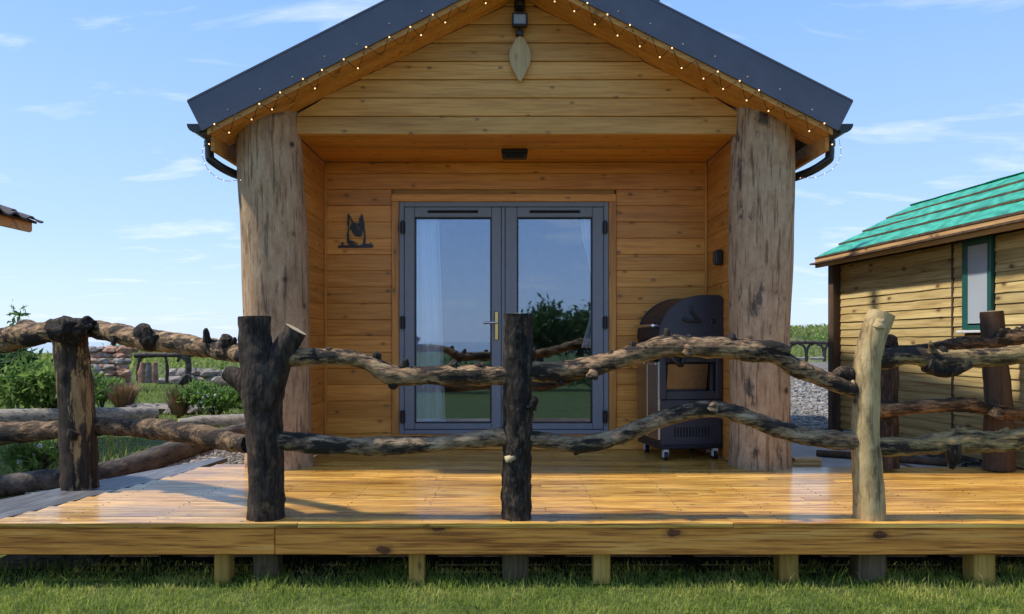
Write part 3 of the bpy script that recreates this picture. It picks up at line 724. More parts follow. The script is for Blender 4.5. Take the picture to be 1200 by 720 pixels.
# roof
A0 = math.atan(SL); dz = .265
for s in (-1, 1):
    X0, X1 = CX, CX + s * 2.40
    mb = MB(); prism(mb, [(X0, 4.093 + .03), (X1, soff(X1) + .03), (X1, soff(X1) + .235), (X0, 4.093 + .235)], 'y', YV + .03, 11.3); mb.build('roof_slope', M['roofsheet'], cabin)
    # soffit boards along the slope
    y = YV + .008
    while y < 6.1:
        mb = MB(); X2 = CX + s * 2.33
        prism(mb, [(X0 + s * .002, 4.093), (X2, soff(X2)), (X2, soff(X2) + .027), (X0 + s * .002, 4.12)], 'y', y, y + .094); mb.build('soffit_board', M['soffit'], cabin); y += .097
    mb = MB(); X2 = CX + s * 2.33     # timber barge board below the flashing
    prism(mb, [(X0 + s * .001, 4.093 - .012), (X2, soff(X2) - .012), (X2, soff(X2) + .1), (X0 + s * .001, 4.093 + .1)], 'y', YV - .016, YV + .006); mb.build('barge_board', M['soffit'], cabin)
    mb = MB(); ux, uz = s * math.cos(A0), -math.sin(A0)
    Xb = CX + s * 2.365; zb_ = soff(Xb) + .03; nxv, nzv = s * math.sin(A0), math.cos(A0); tt = .236
    poly = [(CX, 4.123), (Xb, zb_), (Xb + nxv * tt, zb_ + nzv * tt), (CX, 4.123 + dz)]
    prism(mb, poly, 'y', YV - .034, YV - .017)
    prism(mb, [(CX, 4.123 + dz + .001), (Xb + nxv * tt, zb_ + nzv * tt + .001), (Xb + nxv * tt, zb_ + nzv * tt + .016), (CX, 4.123 + dz + .016)], 'y', YV - .038, YV + .25)
    fl = mb.build('verge_flashing', M['roofmetal'], cabin)
    for q in range(9):
        u_ = .25 + q * .24; xx = CX + s * u_ * 1.0; mb = MB()
        sphere(mb, (xx, YV - .035, soff(xx) + .085 + .03 * (q % 2)), .007, seg=6, rings=4); mb.build('screw', M['lens'], fl)
    # eave: timber fascia, gutter with closed end, elbowed downpipe
    xe = CX + s * 2.335
    mb = MB(); mb.box((xe, 8.6, soff(xe) - .02), (.03, 5.5, .16)); mb.build('eave_fascia', M['soffit'], cabin)
    mb = MB(); mb.box((CX + s * 2.17, 8.85, 2.86), (.30, 4.9, .02)); mb.build('eave_soffit', M['soffit'], cabin)
    mb = MB(); xg = CX + s * 2.425; zg = soff(xe) + .075
    prof = [(math.cos(a) * .062, math.sin(a) * .062) for a in [math.pi + i * math.pi / 8 for i in range(9)]]
    inn = [(p[0] * .9, p[1] * .9) for p in prof[::-1]]
    prism(mb, [(xg + p[0], zg + p[1]) for p in prof + inn], 'y', YV + .02, 11.3)
    prism(mb, [(xg + p[0] * 1.06, zg + p[1] * 1.06) for p in prof], 'y', YV + .0, YV + .02)
    gt = mb.build('gutter', M['gutter'], cabin)
    mb = MB(); yd = 6.02; xw = CX + s * 2.05
    tube(mb, [(xg, yd, zg - .04, .034), (xg, yd, zg - .17, .034), (xg - s * .02, yd + .01, zg - .215, .034), (xg - s * .14, yd + .13, zg - .285, .034), (xw, 6.5, zg - .33, .034), (xw - s * .02, 6.55, zg - .38, .034), (xw - s * .02, 6.55, .4, .034)], 12, 5)
    tube(mb, [(xg, yd, zg - .06, .042), (xg, yd, zg - .1, .042)], 12, 2)
    mb.build('downpipe', M['gutter'], cabin)
mb = MB(); prism(mb, [(CX - .16, 4.093 + .225), (CX, 4.093 + .305), (CX + .16, 4.093 + .225), (CX + .16, 4.093 + .245), (CX, 4.093 + .325), (CX - .16, 4.093 + .245)], 'y', YV + .255, 11.3); mb.build('ridge_cap', M['roofsheet'], cabin)
mb = MB(); fx = (764 - 600) * 8 / F; tube(mb, [(fx, 8, 4.0, .08), (fx, 8, 4.72, .08), (fx, 8, 5.5, .08)], 20, 3); tube(mb, [(fx, 8, 4.70, .092), (fx, 8, 4.76, .092)], 20, 2)
sphere(mb, (fx, 8, 5.56), (.13, .13, .05), seg=14)
mb.build('flue', M['gutter'], cabin)

# ------------------------------------------------------------------ things on the cabin
def scaled(pts, c, s, ox, oz): return [((p[0] - c[0]) * s + ox, (c[1] - p[1]) * s + oz) for p in pts]
# floodlight with sensor
fl = empty('floodlight', (.063, 6.12, 3.8), 'small black floodlight with motion sensor above the pale leaf plaque', 'light')
sc_ = 6.08 / F
def gx(px): return (px - 600) * sc_
def gz(py): return EYE + (400 - py) * sc_
mb = MB(); mb.box((gx(609), 6.09, gz(2)), (.085, .07, .14), 0, .012); sphere(mb, (gx(609), 6.045, gz(6)), .03, seg=10); mb.build('sensor', M['black'], fl)
mb = MB(); mb.box((gx(609), 6.10, gz(14)), (.03, .03, .09), 0, .004); mb.build('bracket', M['black'], fl)
mb = MB(); mb.box((gx(609), 6.1, gz(38)), (.06, .05, .045), 0, .008); mb.build('cable_box', M['black'], fl)
mb = MB(); mb.box((gx(609), 6.06, gz(26)), (.124, .05, .105), 0, .01)
for dx in (-.054, .054): mb.box((gx(609) + dx, 6.03, gz(26)), (.014, .02, .1), 0, .003)
for dz_ in (-.046, .046): mb.box((gx(609), 6.03, gz(26) + dz_), (.094, .02, .012), 0, .003)
lamp = mb.build('lamp_housing', M['black'], fl)
mb = MB(); mb.box((gx(609), 6.033, gz(25)), (.094, .008, .08)); mb.build('lens', M['lens'], lamp)
# leaf plaque
half = [(0, 42), (4, 44.5), (8, 51), (11.5, 58), (13, 65), (12, 72), (9, 80), (5, 88), (1.5, 94), (0, 95.5)]
poly = [(609.5 + a, b) for a, b in half] + [(609.5 - a, b) for a, b in half[-2:0:-1]]
mb = MB(); prism(mb, [(gx(a), gz(b)) for a, b in poly], 'y', 6.085, 6.103)
tag(mb.build('leaf_plaque', M['plaque']), 'pale pointed wooden leaf plaque hanging under the gable floodlight', 'plaque')
# porch ceiling lamp
pl = empty('porch_light', (.022, 6.62, 2.95), 'black bulkhead lamp on the porch ceiling above the double door', 'light')
mb = MB(); mb.box((.022, 6.62, 2.985), (.225, .1, .04), 0, .008); mb.box((.022, 6.60, 2.945), (.21, .07, .05), 0, .01); mb.build('housing', M['black'], pl)
mb = MB(); mb.box((.022, 6.558, 2.938), (.15, .012, .022), 0, .005); mb.build('diffuser', M['slot'], pl)
# dog cut-out sign
dg = empty('dog_sign', (-1.43, YW, 2.25), 'black cut-out of a prick-eared dog peeking over a line, left of the door', 'wall sign')
S = .3 / 38.0 * .98
def dq(p): return [(-1.43 + (a - 418) * S * 1.0, 2.36 + (272 - b) * S) for a, b in p]
def dz2(zx, zy): return (385 + zx * 70 / 840, 240 + zy * 60 / 720)
shapes = {
 'outline': [[(270, 430), (300, 420), (295, 470), (320, 520), (380, 560), (440, 572), (490, 560), (500, 500), (505, 470), (530, 480), (525, 545), (640, 565), (640, 590), (610, 605), (150, 605), (130, 590), (150, 572), (290, 572), (300, 560), (265, 520)],
             [(190, 530), (215, 525), (215, 570), (190, 572)], [(590, 540), (612, 535), (615, 575), (590, 575)], [(262, 440), (285, 320), (300, 325), (285, 450)], [(505, 340), (520, 330), (530, 470), (508, 480)], [(330, 500), (420, 545), (415, 555), (320, 515)]],
 'ear': [[(280, 120), (296, 128), (300, 170), (298, 250), (288, 335), (270, 250)], [(297, 128), (352, 228), (346, 252), (336, 244), (318, 200), (301, 168)], [(484, 125), (498, 190), (518, 290), (507, 338), (486, 300), (446, 250), (440, 200)]],
 'face': [[(302, 335), (318, 285), (350, 246), (394, 256), (404, 302), (428, 346), (470, 352), (482, 400), (466, 442), (430, 452), (392, 440), (345, 395), (330, 352)], [(404, 260), (442, 252), (490, 306), (497, 340), (486, 384), (472, 342), (440, 330), (416, 296)]],
}
for nm, polys in shapes.items():
    for i, pg in enumerate(polys):
        if nm == 'outline' and i: continue
        mb = MB(); prism(mb, dq([dz2(*p) for p in pg]), 'y', YW - .012 - (.003 if nm == 'face' else .006 if nm == 'ear' else 0), YW - .001)
        if nm == 'outline':
            for q in polys[1:]: prism(mb, dq([dz2(*p) for p in q]), 'y', YW - .0125, YW - .001)
        mb.build(nm if nm != 'face' else 'muzzle', M['black'], dg)
# socket on right porch wall
sk = empty('outdoor_socket', (1.78, 6.42, 2.0), 'small black outdoor socket box on the porch side wall above the barbecue', 'socket')
mb = MB(); mb.box((1.755, 6.55, 2.07), (.06, .085, .13), 0, .01); mb.build('box', M['black'], sk)
mb = MB(); mb.box((1.721, 6.55, 2.075), (.012, .07, .1), 0, .005); mb.build('cover', M['gutter'], sk)
# curtains
def curtain(xa, xb, z0, z1, narrow, label):
    mb = MB(); n = 40; rows = 10; vs = []
    for j in range(rows + 1):
        v = j / rows; zz = z0 + (z1 - z0) * v
        for i in range(n + 1):
            u = i / n; x = xa + (xb - xa) * u * (1 - narrow * (1 - v)) if xa < 0 else xb - (xb - xa) * (1 - u) * (1 - narrow * math.sin(math.pi * min(1, v * 1.2)))
            vs.append((x, 7.125 + .02 * math.sin(u * 26 + v) + .01 * noise.noise(Vector((u * 5, v * 3, xa))), zz))
    fs = [(j * (n + 1) + i, j * (n + 1) + i + 1, (j + 1) * (n + 1) + i + 1, (j + 1) * (n + 1) + i) for j in range(rows) for i in range(n)]
    mb.add(vs, fs, 0, True); tag(mb.build('curtain', M['curtain']), label, 'curtain', 'white curtains behind the glass doors')
curtain(-.95, -.68, .5, 2.56, -.25, 'full length white curtain behind the left glass door')
curtain(.64, .86, 1.30, 2.56, .45, 'shorter gathered white curtain behind the right glass door')

# string lights along both verges
sl = empty('string_lights', (CX, YV, 4.0), 'string of tiny warm white bulbs looped along both roof verges', 'string lights')
for s in (-1, 1):
    pts = []; bl = []
    for q in range(27):
        u_ = .25 + q * .0805; x = CX + s * u_ + rng.uniform(-.012, .012)
        zz = soff(x) - .02 + (.035 if q % 2 else -.03) + rng.uniform(-.012, .012); yy = YV - .045 if q % 2 else YV + .05
        pts.append((x, yy, zz, .0025)); bl.append((x, yy - .004, zz))
    mb = MB(); tube(mb, pts, 5, 3); mb.build('wire', M['wire'], sl)
    xe = pts[-1][0]
    loop = [(xe, YV - .03, pts[-1][2] - .01, .002), (xe + s * .02, YV - .03, pts[-1][2] - .1, .002), (xe - s * .03, YV - .02, pts[-1][2] - .22, .002), (xe - s * .12, YV + .02, pts[-1][2] - .28, .002), (xe - s * .2, YV + .15, pts[-1][2] - .25, .002)]
    if s > 0: loop = [(xe + .02, YV - .03, pts[-1][2] + .02, .002), (xe + .03, YV - .03, pts[-1][2] - .1, .002), (xe - .03, YV - .03, pts[-1][2] - .2, .002), (xe - .15, YV - .02, pts[-1][2] - .26, .002), (xe - .22, YV + .1, pts[-1][2] - .24, .002)]
    mb = MB(); tube(mb, loop, 5, 6); mb.build('wire', M['clearwire'], sl)
    L4 = catmull([Vector(p) for p in loop], 4)
    mb0 = None
    for bpt, lit in [(p, 1) for p in bl if rng.random() < .8] + [(tuple(p[:3]), 0) for p in L4[2::2]]:
        if mb0 is None:
            m_ = MB(); sphere(m_, (0, 0, 0), .0062, seg=6, rings=4); mb0 = m_.build('bulb', M['bulb'], sl, (0, 0, 0)); me_b = mb0.data; bo = mb0
        else:
            bo = bpy.data.objects.new('bulb', me_b); col.objects.link(bo); bo.parent = sl
        bo.location = Vector(bpt) - W[sl.name]
        if not lit: bo.scale = (.6, .6, .6)

# ------------------------------------------------------------------ barbecue (turned a little towards the camera)
gr = empty('barbecue', (1.235, 6.42, ZD), 'black hooded barbecue on a wheeled cart, tucked beside the right log pillar', 'barbecue', None, R(10))
DV, WU = .56, .56          # depth away from camera, width of end panel
def hood_arc(k=14, sh=0.0):
    pts = [(0.0 + sh, 1.02)]
    for i in range(k + 1):
        a = math.pi - math.pi / 2 * i / k
        pts.append((.40 + math.cos(a) * (.40 - sh), 1.04 + math.sin(a) * (.345 - sh)))
    pts += [(.53, 1.385 - sh), (.555 - sh, 1.36 - sh), (.56 - sh, 1.02)]
    return pts
mb = MB(); prism(mb, hood_arc(), 'y', .022, DV - .02); hd = mb.build('hood', M['grill'], gr)
for v0, v1 in ((0, .022), (DV - .02, DV)):
    mb = MB(); prism(mb, hood_arc(sh=-.006), 'y', v0, v1); mb.build('hood_end', M['grillcab'], hd)
mb = MB(); tube(mb, [(.20, -.006, 1.19, .012), (.24, -.012, 1.17, .012), (.36, -.012, 1.17, .012)], 8, 3); tube(mb, [(.27, -.006, 1.25, .01), (.33, -.012, 1.19, .01)], 8, 3); mb.box((.27, -.003, 1.27), (.03, .02, .05), 0, .006); mb.box((.47, -.004, 1.17), (.04, .015, .04), 0, .006)
mb.build('hood_hinge', M['black'], hd)
mb = MB(); tube(mb, [(-.045, .05, 1.13, .013), (-.045, DV - .05, 1.13, .013)], 10, 2)
for v in (.09, DV - .09): tube(mb, [(-.045, v, 1.13, .01), (.03, v, 1.13, .01)], 8, 2)
mb.build('hood_handle', M['chrome'], hd)
mb = MB(); mb.box((.28, DV / 2, .945), (.56, DV, .145), 0, .01); mb.build('firebox', M['grill'], gr)
mb = MB(); mb.box((-.022, DV / 2, .93), (.035, DV + .01, .11), 0, .008); cp = mb.build('control_panel', M['grill'], gr)
for q in range(4):
    mb = MB(); tube(mb, [(-.04, .09 + q * .126, .93, .024), (-.075, .09 + q * .126, .93, .02)], 12, 2); mb.build('knob', M['chrome'], cp)
mb = MB(); mb.box((.26, -.03, .885), (.34, .05, .018), 0, .004); mb.build('side_shelf', M['chrome'], gr)
mb = MB(); tube(mb, [(.06, -.03, .9, .02), (.10, -.06, .84, .02), (.17, -.05, .80, .018), (.2, -.02, .88, .016)], 8, 4); mb.build('shelf_bracket', M['black'], gr)
for u, v in ((.03, .03), (.53, .03), (.03, DV - .03), (.53, DV - .03)):
    board('cart_post', (u, v, .69), (.055, .055, .36), M['grillcab'], gr, .006)
for v in (.03, DV - .03):
    board('cart_rail', (.28, v, .845), (.444, .05, .05), M['grillcab'], gr, .005); board('cart_rail', (.28, v, .545), (.444, .05, .07), M['grillcab'], gr, .005)
board('side_panel', (.25, .03, .695), (.36, .012, .235), M['dull_steel'], gr, .003, (R(12), 0, 0))
board('inner_post', (.475, .05, .69), (.03, .04, .24), M['grillcab'], gr, .004)
for v in (.145, .415): board('front_door', (.0, v, .50), (.022, .262, .66), M['steel'], gr, .005)
mb = MB(); mb.box((-.02, .145, .81), (.02, .22, .022), 0, .005); mb.box((-.02, .415, .81), (.02, .22, .022), 0, .005); mb.build('door_handle', M['chrome'], gr)
mb = MB(); mb.box((.285, DV / 2, .30), (.545, DV - .02, .42), 0, .008); cab = mb.build('cabinet', M['grillcab'], gr)
for q in range(12):
    mb = MB(); mb.box((.135 + q * .027, .011, .235), (.014, .006, .085), 0, .002); mb.build('louvre', M['slot'], cab)
board('base_frame', (.28, DV / 2, .115), (.56, DV, .04), M['grill'], gr, .006)
for u, v in ((.06, .04), (.5, .04), (.06, DV - .06), (.5, DV - .06)):
    mb = MB(); mb.box((u, v, .085), (.045, .05, .03), 0, .004)
    for sx in (-.02, .02): mb.box((u + sx, v - .005, .055), (.005, .045, .06), 0, .002)
    cs = mb.build('castor', M['white'], gr)
    mb = MB(); tube(mb, [(u - .014, v - .012, .036, .034), (u + .014, v - .012, .036, .034)], 14, 2); mb.build('wheel', M['black'], cs)

# ------------------------------------------------------------------ rustic fences
def knot(mb, x, y, d, r, L, up=1, dx=0, mi=0, dy=-.02):
    a = P(x, y, d); rr = r * d / F; l = L * d / F
    tube(mb, [(a.x - dx * rr, a.y, a.z - up * rr * .8, rr * 1.5), (a.x + dx * l * .3, a.y + dy * .5, a.z + up * l * .3, rr * 1.15), (a.x + dx * l * .7, a.y + dy * .8, a.z + up * l * .75, rr * .95), (a.x + dx * l, a.y + dy, a.z + up * l, rr * .5)], 10, 4, .55, x * .13, mi, nscale=14)
RD = 4.36
ff = empty('branch_fence', (.03, RD, ZD), 'rustic branch fence along the front edge of the deck with three unlike posts', 'fence')
# forked post
mb = MB(); kw = dict(segs=22, sub=12, rough=.12, nscale=9)
limb(mb, [(312, 616, 21.5), (312, 560, 20.5), (311, 520, 21), (308, 485, 22), (308, 455, 25), (305, 425, 22), (299, 400, 18.5), (298, 371, 18.5)], RD, seed=1.0, **kw)
limb(mb, [(309, 520, 12), (311, 480, 17), (318, 445, 18), (330, 415, 15), (347, 386, 13)], RD - .01, seed=2.0, segs=16, sub=8, rough=.08, cap_mi=1)
limb(mb, [(303, 462, 19), (288, 448, 15), (272, 440, 11), (264, 436, 8)], RD, seed=3.0, segs=14, sub=6, rough=.2)
tag(mb.build('post', [M['bark_dark'], M['cut']], ff), 'dark forked trunk post')
mb = MB(); limb(mb, [(605, 616, 18.5), (605, 560, 17.5), (606.5, 500, 17.5), (607, 430, 17), (607, 368, 17.5)], RD, seed=4.0, segs=24, sub=22, rough=.15, cap_mi=1, nscale=12)
knot(mb, 624, 473, RD - .05, 5, 7, 1, .6); q_ = P(597, 538, RD - .085); sphere(mb, q_, (.028, .02, .02), 3, .8, 10, 7, 1)
tag(mb.build('post', [M['bark_black'], M['cut']], ff), 'straight black barked post')
mb = MB(); limb(mb, [(1019, 616, 18.5), (1018, 585, 17.5), (1016, 540, 16.5), (1014, 505, 15.5), (1015, 465, 15), (1016, 430, 15), (1022, 398, 15), (1033, 367, 15.5)], RD, seed=5.0, segs=20, sub=10, rough=.07, cap_mi=1)
knot(mb, 1031, 378, RD - .06, 5, 3, 1, 0); knot(mb, 1001, 452, RD, 4, 5, 1, -1)
tag(mb.build('post', [M['pale'], M['cut']], ff), 'pale peeled post with a curved top')
rk = dict(segs=18, sub=14, rough=.26, nscale=8.0)
# upper rails
mb = MB(); limb(mb, [(325, 420, 11), (342, 420, 10.5), (387, 418, 10), (429, 424, 10), (458, 439, 12.5), (500, 440, 10.5), (534, 440, 12), (588, 441, 10.5), (600, 440, 10)], RD, seed=6.0, **rk)
knot(mb, 441, 421, RD, 5, 8, 1, .3, 1); knot(mb, 474, 428, RD, 4, 7, 1, .5, 1); knot(mb, 533, 432, RD, 5.5, 9, 1, -.3, 1); knot(mb, 562, 432, RD, 5, 8, 1, .2, 1); knot(mb, 462, 446, RD, 6, 10, -1, -.1, 1); knot(mb, 386, 412, RD, 3.5, 4, 1, 0, 1)
mb.build('upper_rail', [M['rail_tan'], M['bark_black']], ff)
mb = MB(); limb(mb, [(612, 437, 11), (626, 436, 11.5), (667, 434, 11.5), (709, 426, 11.5), (751, 413, 11.5), (785, 405, 13), (825, 407, 12.5), (867, 410, 13.5), (905, 415, 11), (933, 430, 11), (967, 445, 9.5), (1000, 457, 8.5), (1010, 458, 8)], RD, seed=7.3, **rk)
knot(mb, 715, 420, RD, 4, 9, 1, .1, 1); knot(mb, 740, 409, RD, 5, 8, 1, .3, 1); knot(mb, 782, 399, RD, 4, 14, 1, -.15, 1); knot(mb, 806, 400, RD, 4.5, 7, 1, .2, 1); knot(mb, 856, 400, RD, 5, 9, 1, 0, 1); knot(mb, 657, 446, RD, 5, 5, -1, .3, 1); knot(mb, 694, 438, RD - .06, 5, 4, 1, .3, 0); knot(mb, 806, 410, RD - .08, 5, 5, 1, .2, 0)
limb(mb, [(880, 408, 9), (905, 408, 9.5), (924, 412, 7)], RD - .02, seed=8, segs=12, sub=6, rough=.2)
limb(mb, [(975, 446, 6), (985, 437, 8), (1000, 440, 8)], RD + .02, seed=9, segs=10, sub=5, rough=.3, mi=1)
tag(mb.build('upper_rail', [M['rail_tan'], M['bark_black']], ff), 'long arched upper rail between centre and right posts')
mb = MB(); limb(mb, [(1022, 425, 10), (1040, 422, 11.5), (1067, 417, 10), (1100, 423, 13), (1150, 419, 10.5), (1200, 416, 11), (1260, 410, 12)], RD, seed=10.1, **rk)
limb(mb, [(1085, 426, 10), (1110, 434, 9), (1135, 425, 7)], RD - .02, seed=11, segs=12, sub=6, rough=.35, mi=1); knot(mb, 1102, 415, RD, 5, 8, 1, .4, 1); knot(mb, 1093, 412, RD - .04, 3, 12, 1, -.5, 0)
mb.build('upper_rail', [M['rail_yellow'], M['bark_black']], ff)
# lower rails
mb = MB(); limb(mb, [(318, 516, 11), (330, 516, 11), (375, 521, 11), (429, 523, 10.5), (480, 522, 11.5), (534, 518, 9.5), (588, 512, 10.5), (600, 510, 10)], RD, seed=12.4, **rk)
mb.build('lower_rail', [M['rail_grey'], M['bark_black']], ff)
mb = MB(); limb(mb, [(612, 514, 9.5), (624, 514, 9.5), (676, 521, 10), (709, 516, 9.5), (751, 501, 9.5), (783, 489, 10.5), (833, 479, 9), (879, 490, 9.5), (917, 505, 10.5), (960, 514, 10.5), (1000, 517, 10.5), (1010, 518, 10)], RD, seed=13.9, **rk)
knot(mb, 836, 476, RD - .04, 5, 5, 1, .3, 0); knot(mb, 675, 529, RD, 4, 3, -1, .2, 1)
mb.build('lower_rail', [M['rail_grey'], M['bark_black']], ff)
mb = MB(); limb(mb, [(1022, 523, 11), (1040, 524, 11.5), (1087, 522, 11), (1120, 518, 14), (1140, 517, 13), (1170, 518, 12.5), (1200, 514, 12.5), (1260, 510, 13)], RD, seed=14.4, **rk)
limb(mb, [(1115, 520, 11), (1117, 538, 7), (1115, 550, 2.5)], RD - .03, seed=15, segs=12, sub=5, rough=.2, mi=1); knot(mb, 1124, 505, RD, 6, 6, 1, .2, 0); knot(mb, 1177, 507, RD, 4, 5, 1, .4, 0)
mb.build('lower_rail', [M['rail_yellow'], M['bark_black']], ff)
# side fence running back on the left
lf = empty('branch_side_fence', (-2.95, 5.27, ZD), 'rustic branch fence at the left end of the deck with one flaking post', 'fence')
mb = MB(); limb(mb, [(94, 574, 20.5), (93, 540, 20), (91, 500, 20), (88, 450, 19.5), (85, 420, 19), (82, 388, 19)], 5.27, seed=16.2, segs=20, sub=10, rough=.14)
tag(mb.build('post', [M['bark_patch'], M['cut']], lf), 'dark post with orange flaking bark')
mb = MB(); limb(mb, [(-60, 408, 15), (0, 399, 14.5), (36, 392, 14), (90, 384, 11), (126, 389, 11), (170, 398, 13), (217, 403, 11.5), (262, 411, 12), (289, 417, 10)], (5.9, 4.4), seed=17.7, **rk)
knot(mb, 31, 385, 5.6, 10, 9, 1, .1, 0); knot(mb, 80, 382, 5.2, 9, 9, 1, .4, 1); knot(mb, 62, 383, 5.35, 5, 8, 1, -.4, 1); knot(mb, 168, 388, 4.85, 8, 8, 1, .0, 1); knot(mb, 178, 404, 4.85, 8, 5, -1, .2, 1); knot(mb, 243, 397, 4.6, 3.8, 12, 1, 0, 1); knot(mb, 264, 400, 4.5, 6, 7, 1, .3, 1); knot(mb, 134, 398, 5.0, 3, 7, -1, .1, 1); knot(mb, 274, 403, 4.5, 3, 7, 1, .4, 1)
q_ = P(80, 386, 5.14); sphere(mb, q_, (.115, .10, .075), 4, .9, 14, 10, 1)
q_ = P(100, 380, 5.1); sphere(mb, q_, (.06, .05, .04), 9, .9, 10, 8, 1)
mb.build('upper_rail', [M['rail_tan'], M['bark_black']], lf)
mb = MB(); limb(mb, [(-60, 512, 14), (0, 508.5, 13.5), (72, 503, 10.5), (137, 500, 10.5), (180, 503, 11.5), (217, 507, 12.5), (262, 516, 11.5), (291, 521, 10)], (5.9, 4.4), seed=20.3, **rk)
knot(mb, 86, 510, 5.1, 5, 5, -1, -.4, 1)
mb.build('lower_rail', [M['rail_brown'], M['bark_black']], lf)
# fence behind on the right
bf_ = empty('branch_back_fence', (3.2, 6.0, ZD), 'dark branch fence at the back right of the deck before the green-roofed hut', 'fence')
mb = MB(); limb(mb, [(1040, 548, 13), (1039, 500, 12.5), (1040, 450, 12), (1041, 410, 11.5), (1042, 398, 9)], 5.95, seed=21.1, segs=16, sub=8, rough=.14); knot(mb, 1043, 400, 5.9, 6, 7, 1, .3)
tag(mb.build('post', [M['bark_dark'], M['cut']], bf_), 'dark post behind the pale front post')
mb = MB(); limb(mb, [(1170, 550, 17), (1170, 510, 16), (1170, 465, 14.5), (1166, 420, 13), (1162, 365, 12)], 5.95, seed=22.4, segs=18, sub=10, rough=.12, cap_mi=1)
tag(mb.build('post', [M['hutpost'], M['cut']], bf_), 'reddish dark leaning post')
mb = MB(); limb(mb, [(1030, 414, 6), (1060, 411, 6), (1092, 407, 5), (1120, 404, 8), (1140, 403, 8), (1162, 402, 7), (1180, 397, 9), (1200, 395, 11), (1250, 392, 12)], 5.86, seed=23, **rk)
for q in range(5): knot(mb, 1172 + q * 9, 392 - q, 5.86, 4, 6, 1, .4 * (-1) ** q, 1)
mb.build('upper_rail', [M['rail_brown'], M['bark_black']], bf_)
mb = MB(); limb(mb, [(1030, 481, 8), (1050, 480, 8), (1087, 476, 8), (1133, 475, 9.5), (1162, 480, 7.5), (1200, 486, 8), (1250, 488, 9)], 5.86, seed=24.6, **rk); knot(mb, 1168, 484, 5.8, 6, 5, 1, .3, 0)
mb.build('lower_rail', [M['rail_brown'], M['bark_black']], bf_)

# ------------------------------------------------------------------ green-roofed hut
ang = R(5)
hut = empty('green_roofed_hut', (3.76, 8.8, .26), 'low plank hut with bright green felted roof on the right', 'hut', None, -R(90) + ang)
# local x runs along the wall towards the camera, local y runs away from the viewer into the hut
HL = 5.2; zb0, zt0 = .12, 1.97
seam = 1.975; wa, wb_ = 2.175, 2.475; wz0, wz1 = 1.195, 1.97
segm = [(0.03, seam - .012), (seam + .012, HL)]
z = zb0; rowh = .0865
while z < zt0 - .02:
    z1 = min(z + rowh, zt0)
    for a, b in segm:
        parts = [(a, b)]
        if a < wa < b and z1 > wz0 + .01: parts = [(a, wa - .03), (wb_ + .03, b)]
        for c, d in parts:
            # waney lower edge
            mb = MB(); n = max(3, int((d - c) / .16)); vs = []
            sd_ = rng.uniform(0, 99)
            for i in range(n + 1):
                x = c + (d - c) * i / n; e = .006 * noise.noise(Vector((x * 3.2, sd_, 0))) ; of = .004 * noise.noise(Vector((x * 2, sd_, 5)))
                vs += [(x, -.025 + of, z - .012 + e), (x, -.014 + of, z1 - .006), (x, 0, z1 - .004), (x, 0, z - .012 + e)]
            fs = []
            for i in range(n):
                o_ = i * 4
                fs += [(o_, o_ + 4, o_ + 5, o_ + 1), (o_ + 1, o_ + 5, o_ + 6, o_ + 2), (o_ + 3, o_ + 7, o_ + 4, o_)]
            fs += [(0, 1, 2, 3), tuple(n * 4 + q for q in (3, 2, 1, 0))]
            mb.add(vs, fs); mb.build('wall_board', M['hutwall'], hut)
    z = z1
mb = MB(); mb.box((seam, -.016, (zb0 + zt0) / 2), (.022, .03, zt0 - zb0), 0, .003); mb.build('cover_strip', M['hutpost'], hut)
mb = MB(); mb.box((HL / 2, .06, (zb0 + zt0) / 2), (HL, .10, zt0 - zb0 + .05)); mb.box((.05, .92, (zb0 + zt0) / 2), (.1, 1.6, zt0 - zb0)); mb.box((.05, 1.0, 2.15), (.1, .9, .4)); mb.box((HL / 2, 1.8, 1.0), (HL, .1, 1.85)); mb.build('wall_core', M['hutpost'], hut)
board('corner_post', (-.03, -.05, 1.03), (.12, .12, 2.06), M['hutpost'], hut, .008)
# window in its green frame
mb = MB()
mb.box((wa, -.035, (wz0 + wz1) / 2), (.07, .04, wz1 - wz0), 0, .004); mb.box((wb_, -.035, (wz0 + wz1) / 2), (.04, .04, wz1 - wz0), 0, .004)
mb.box(((wa + wb_) / 2, -.035, wz1 - .03), (wb_ - wa - .056, .038, .06), 0, .004); mb.box(((wa + wb_) / 2, -.035, wz0 + .02), (wb_ - wa - .056, .038, .04), 0, .004)
wnd = mb.build('window', M['green_frame'], hut)
mb = MB(); mb.box(((wa + wb_) / 2, -.044, (wz0 + wz1) / 2), (wb_ - wa - .06, .008, wz1 - wz0 - .11)); mb.build('pane', M['pale_pane'], wnd)
mb = MB(); mb.box(((wa + wb_) / 2, -.034, (wz0 + wz1) / 2), (wb_ - wa - .06, .004, wz1 - wz0 - .11)); mb.build('blind', M['curtain'], wnd)
mb = MB(); mb.box(((wa + wb_) / 2, -.06, wz0 - .015), (wb_ - wa + .08, .09, .022), 0, .004); mb.build('sill', M['sill'], wnd)
